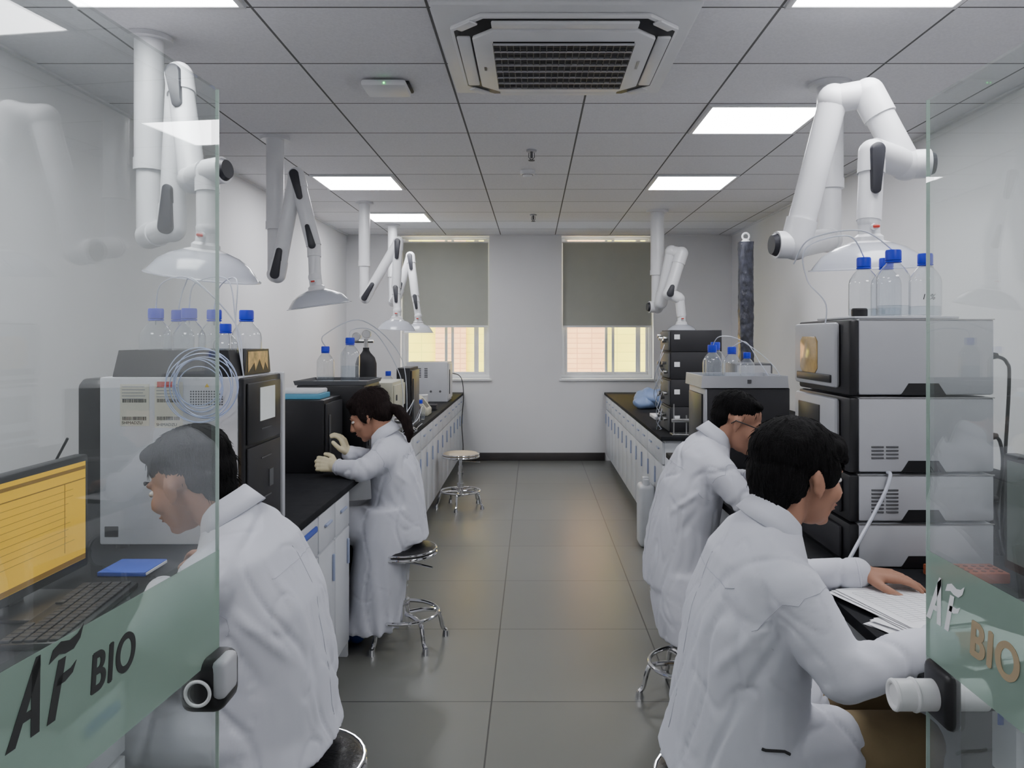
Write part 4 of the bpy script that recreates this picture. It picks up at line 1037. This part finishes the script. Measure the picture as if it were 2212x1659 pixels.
e,X,onm=person('seated person with black fringe in white lab coat reading papers',1,1.93,
 (.660,1.95,1.220),(.93,.30,-.10),(.1,0,1),
 [(.590,1.115,.072,.066),(.570,1.07,.145,.090),(.545,1.01,.195,.110),(.525,.88,.205,.138),(.508,.74,.195,.146),(.495,.60,.205,.158),(.485,.515,.215,.175)],
 [dict(sh=(.580,1.765,.985),el=(.665,1.68,.835),wr=(.875,1.68,.905),hd=(1,.15,-.1),pn=(0,.2,-1),ts=(0,1,0),curl=.45),
  dict(sh=(.580,2.11,.985),el=(.70,2.20,.885),wr=(.90,2.16,.912),hd=(1,-.25,-.05),pn=(0,0,-1),ts=(0,-1,0),curl=.25)],
 [((.52,1.83,.60),(.90,1.86,.60),(.86,1.86,.10)),((.52,2.03,.60),(.92,2.06,.60),(.86,2.06,.10))],
 [((-.022,0,.050),(.108,.088,.082)),((-.058,0,.0),(.067,.079,.084)),((.05,0,.065),(.049,.071,.042)),((-.07,0,-.05),(.041,.061,.044)),((.082,0,.044),(.021,.054,.024)),((.02,.07,.02),(.034,.019,.039)),((.02,-.07,.02),(.034,.019,.039))],
 .008,.0055,1.08,seed=4,trous='khaki',thigh=.45)
pts=[onm(V((.50+.012*i,1.70,.655-.0012*i))) for i in range(7)]
part(B().tube(pts,.0035,6),'pocket_trim','black',e)
person('seated person with dark ponytail, white lab coat and latex gloves',-1,4.08,
 (-.850,4.08,1.155),(-.92,.05,-.42),(-.25,0,1),
 [(-.775,1.060,.060,.056),(-.757,1.02,.115,.08),(-.738,.97,.160,.098),(-.715,.86,.168,.122),(-.70,.74,.160,.130),(-.705,.62,.178,.148),(-.70,.51,.185,.158)],
 [dict(sh=(-.76,3.93,.945),el=(-.84,3.86,.90),wr=(-.975,3.90,.915),hd=(-.9,.1,.15),pn=(-.2,.9,-.3),ts=(0,.2,1),curl=.55),
  dict(sh=(-.76,4.23,.945),el=(-.85,4.22,.90),wr=(-.940,4.0,.965),hd=(-.35,-.05,.9),pn=(-.9,0,-.2),ts=(-.3,-1,0),curl=.55)],
 [((-.72,3.99,.60),(-1.02,4.0,.60),(-.92,4.0,.10)),((-.72,4.17,.60),(-1.02,4.16,.60),(-.92,4.16,.10))],
 [((-.022,0,.050),(.105,.085,.082)),((-.060,0,.005),(.061,.077,.079)),((.040,0,.080),(.047,.065,.033)),((0,.070,.015),(.039,.019,.049)),((0,-.070,.015),(.039,.019,.049))],
 .010,.006,1.05,extra=[([(-.11,0,-.01),(-.140,0,-.04),(-.155,0,-.10),(-.145,0,-.16),(-.125,0,-.20)],[.022,.030,.030,.024,.008])],seed=7,gloves=True,hairmat='hairb',shoe='bshoe',
 skirt=[(-.735,4.06,.70,.17,.140),(-.755,4.05,.55,.185,.155),(-.78,4.04,.38,.19,.145),(-.80,4.03,.22,.195,.140),(-.815,4.02,.10,.205,.140)],base=(-.78,4.08,0),hands=.88,hem=(.1,.55,.008))
person('seated person with glasses in white lab coat bending over bench',1,3.40,
 (.885,3.38,1.190),(.88,-.32,-.34),(.3,0,1),
 [(.790,1.125,.066,.060),(.765,1.085,.140,.085),(.730,1.03,.188,.108),(.680,.90,.200,.132),(.648,.76,.190,.142),(.635,.62,.195,.156),(.64,.515,.205,.165)],
 [dict(sh=(.765,3.215,1.0),el=(.84,3.14,.905),wr=(.97,3.28,.915),hd=(1,.2,-.1),pn=(0,0,-1),ts=(0,1,0),curl=.5),
  dict(sh=(.765,3.575,1.0),el=(.84,3.64,.905),wr=(.96,3.50,.925),hd=(1,-.2,-.1),pn=(0,0,-1),ts=(0,-1,0),curl=.5)],
 [((.67,3.31,.60),(1.04,3.30,.60),(.98,3.30,.10)),((.67,3.49,.60),(1.04,3.52,.60),(.98,3.52,.10))],
 [((-.028,0,.052),(.101,.081,.076)),((-.064,0,.015),(.058,.072,.076)),((.034,0,.088),(.038,.056,.022)),((-.075,0,-.035),(.036,.053,.043))],
 .009,.006,1.03,glasses=True,seed=11,
 skirt=[(.64,3.38,.58,.19,.14),(.63,3.36,.42,.195,.125),(.64,3.34,.30,.18,.11)],hem=(.28,.55,.006))

# ------------------------------------------------------------------ world, camera
w=bpy.data.worlds.new('World'); SC.world=w; w.use_nodes=True
bg=w.node_tree.nodes['Background']; bg.inputs[0].default_value=(.92,.96,1,1); bg.inputs[1].default_value=7.0
cam=bpy.data.cameras.new('Camera'); co=bpy.data.objects.new('Camera',cam); COL.objects.link(co)
co.location=(0,0,1.56); co.rotation_euler=(math.pi/2,0,0)
cam.sensor_width=36; cam.lens=1700/2212*36; cam.shift_x=-46/2212; cam.shift_y=-102.5/2212; cam.clip_start=.05
SC.camera=co
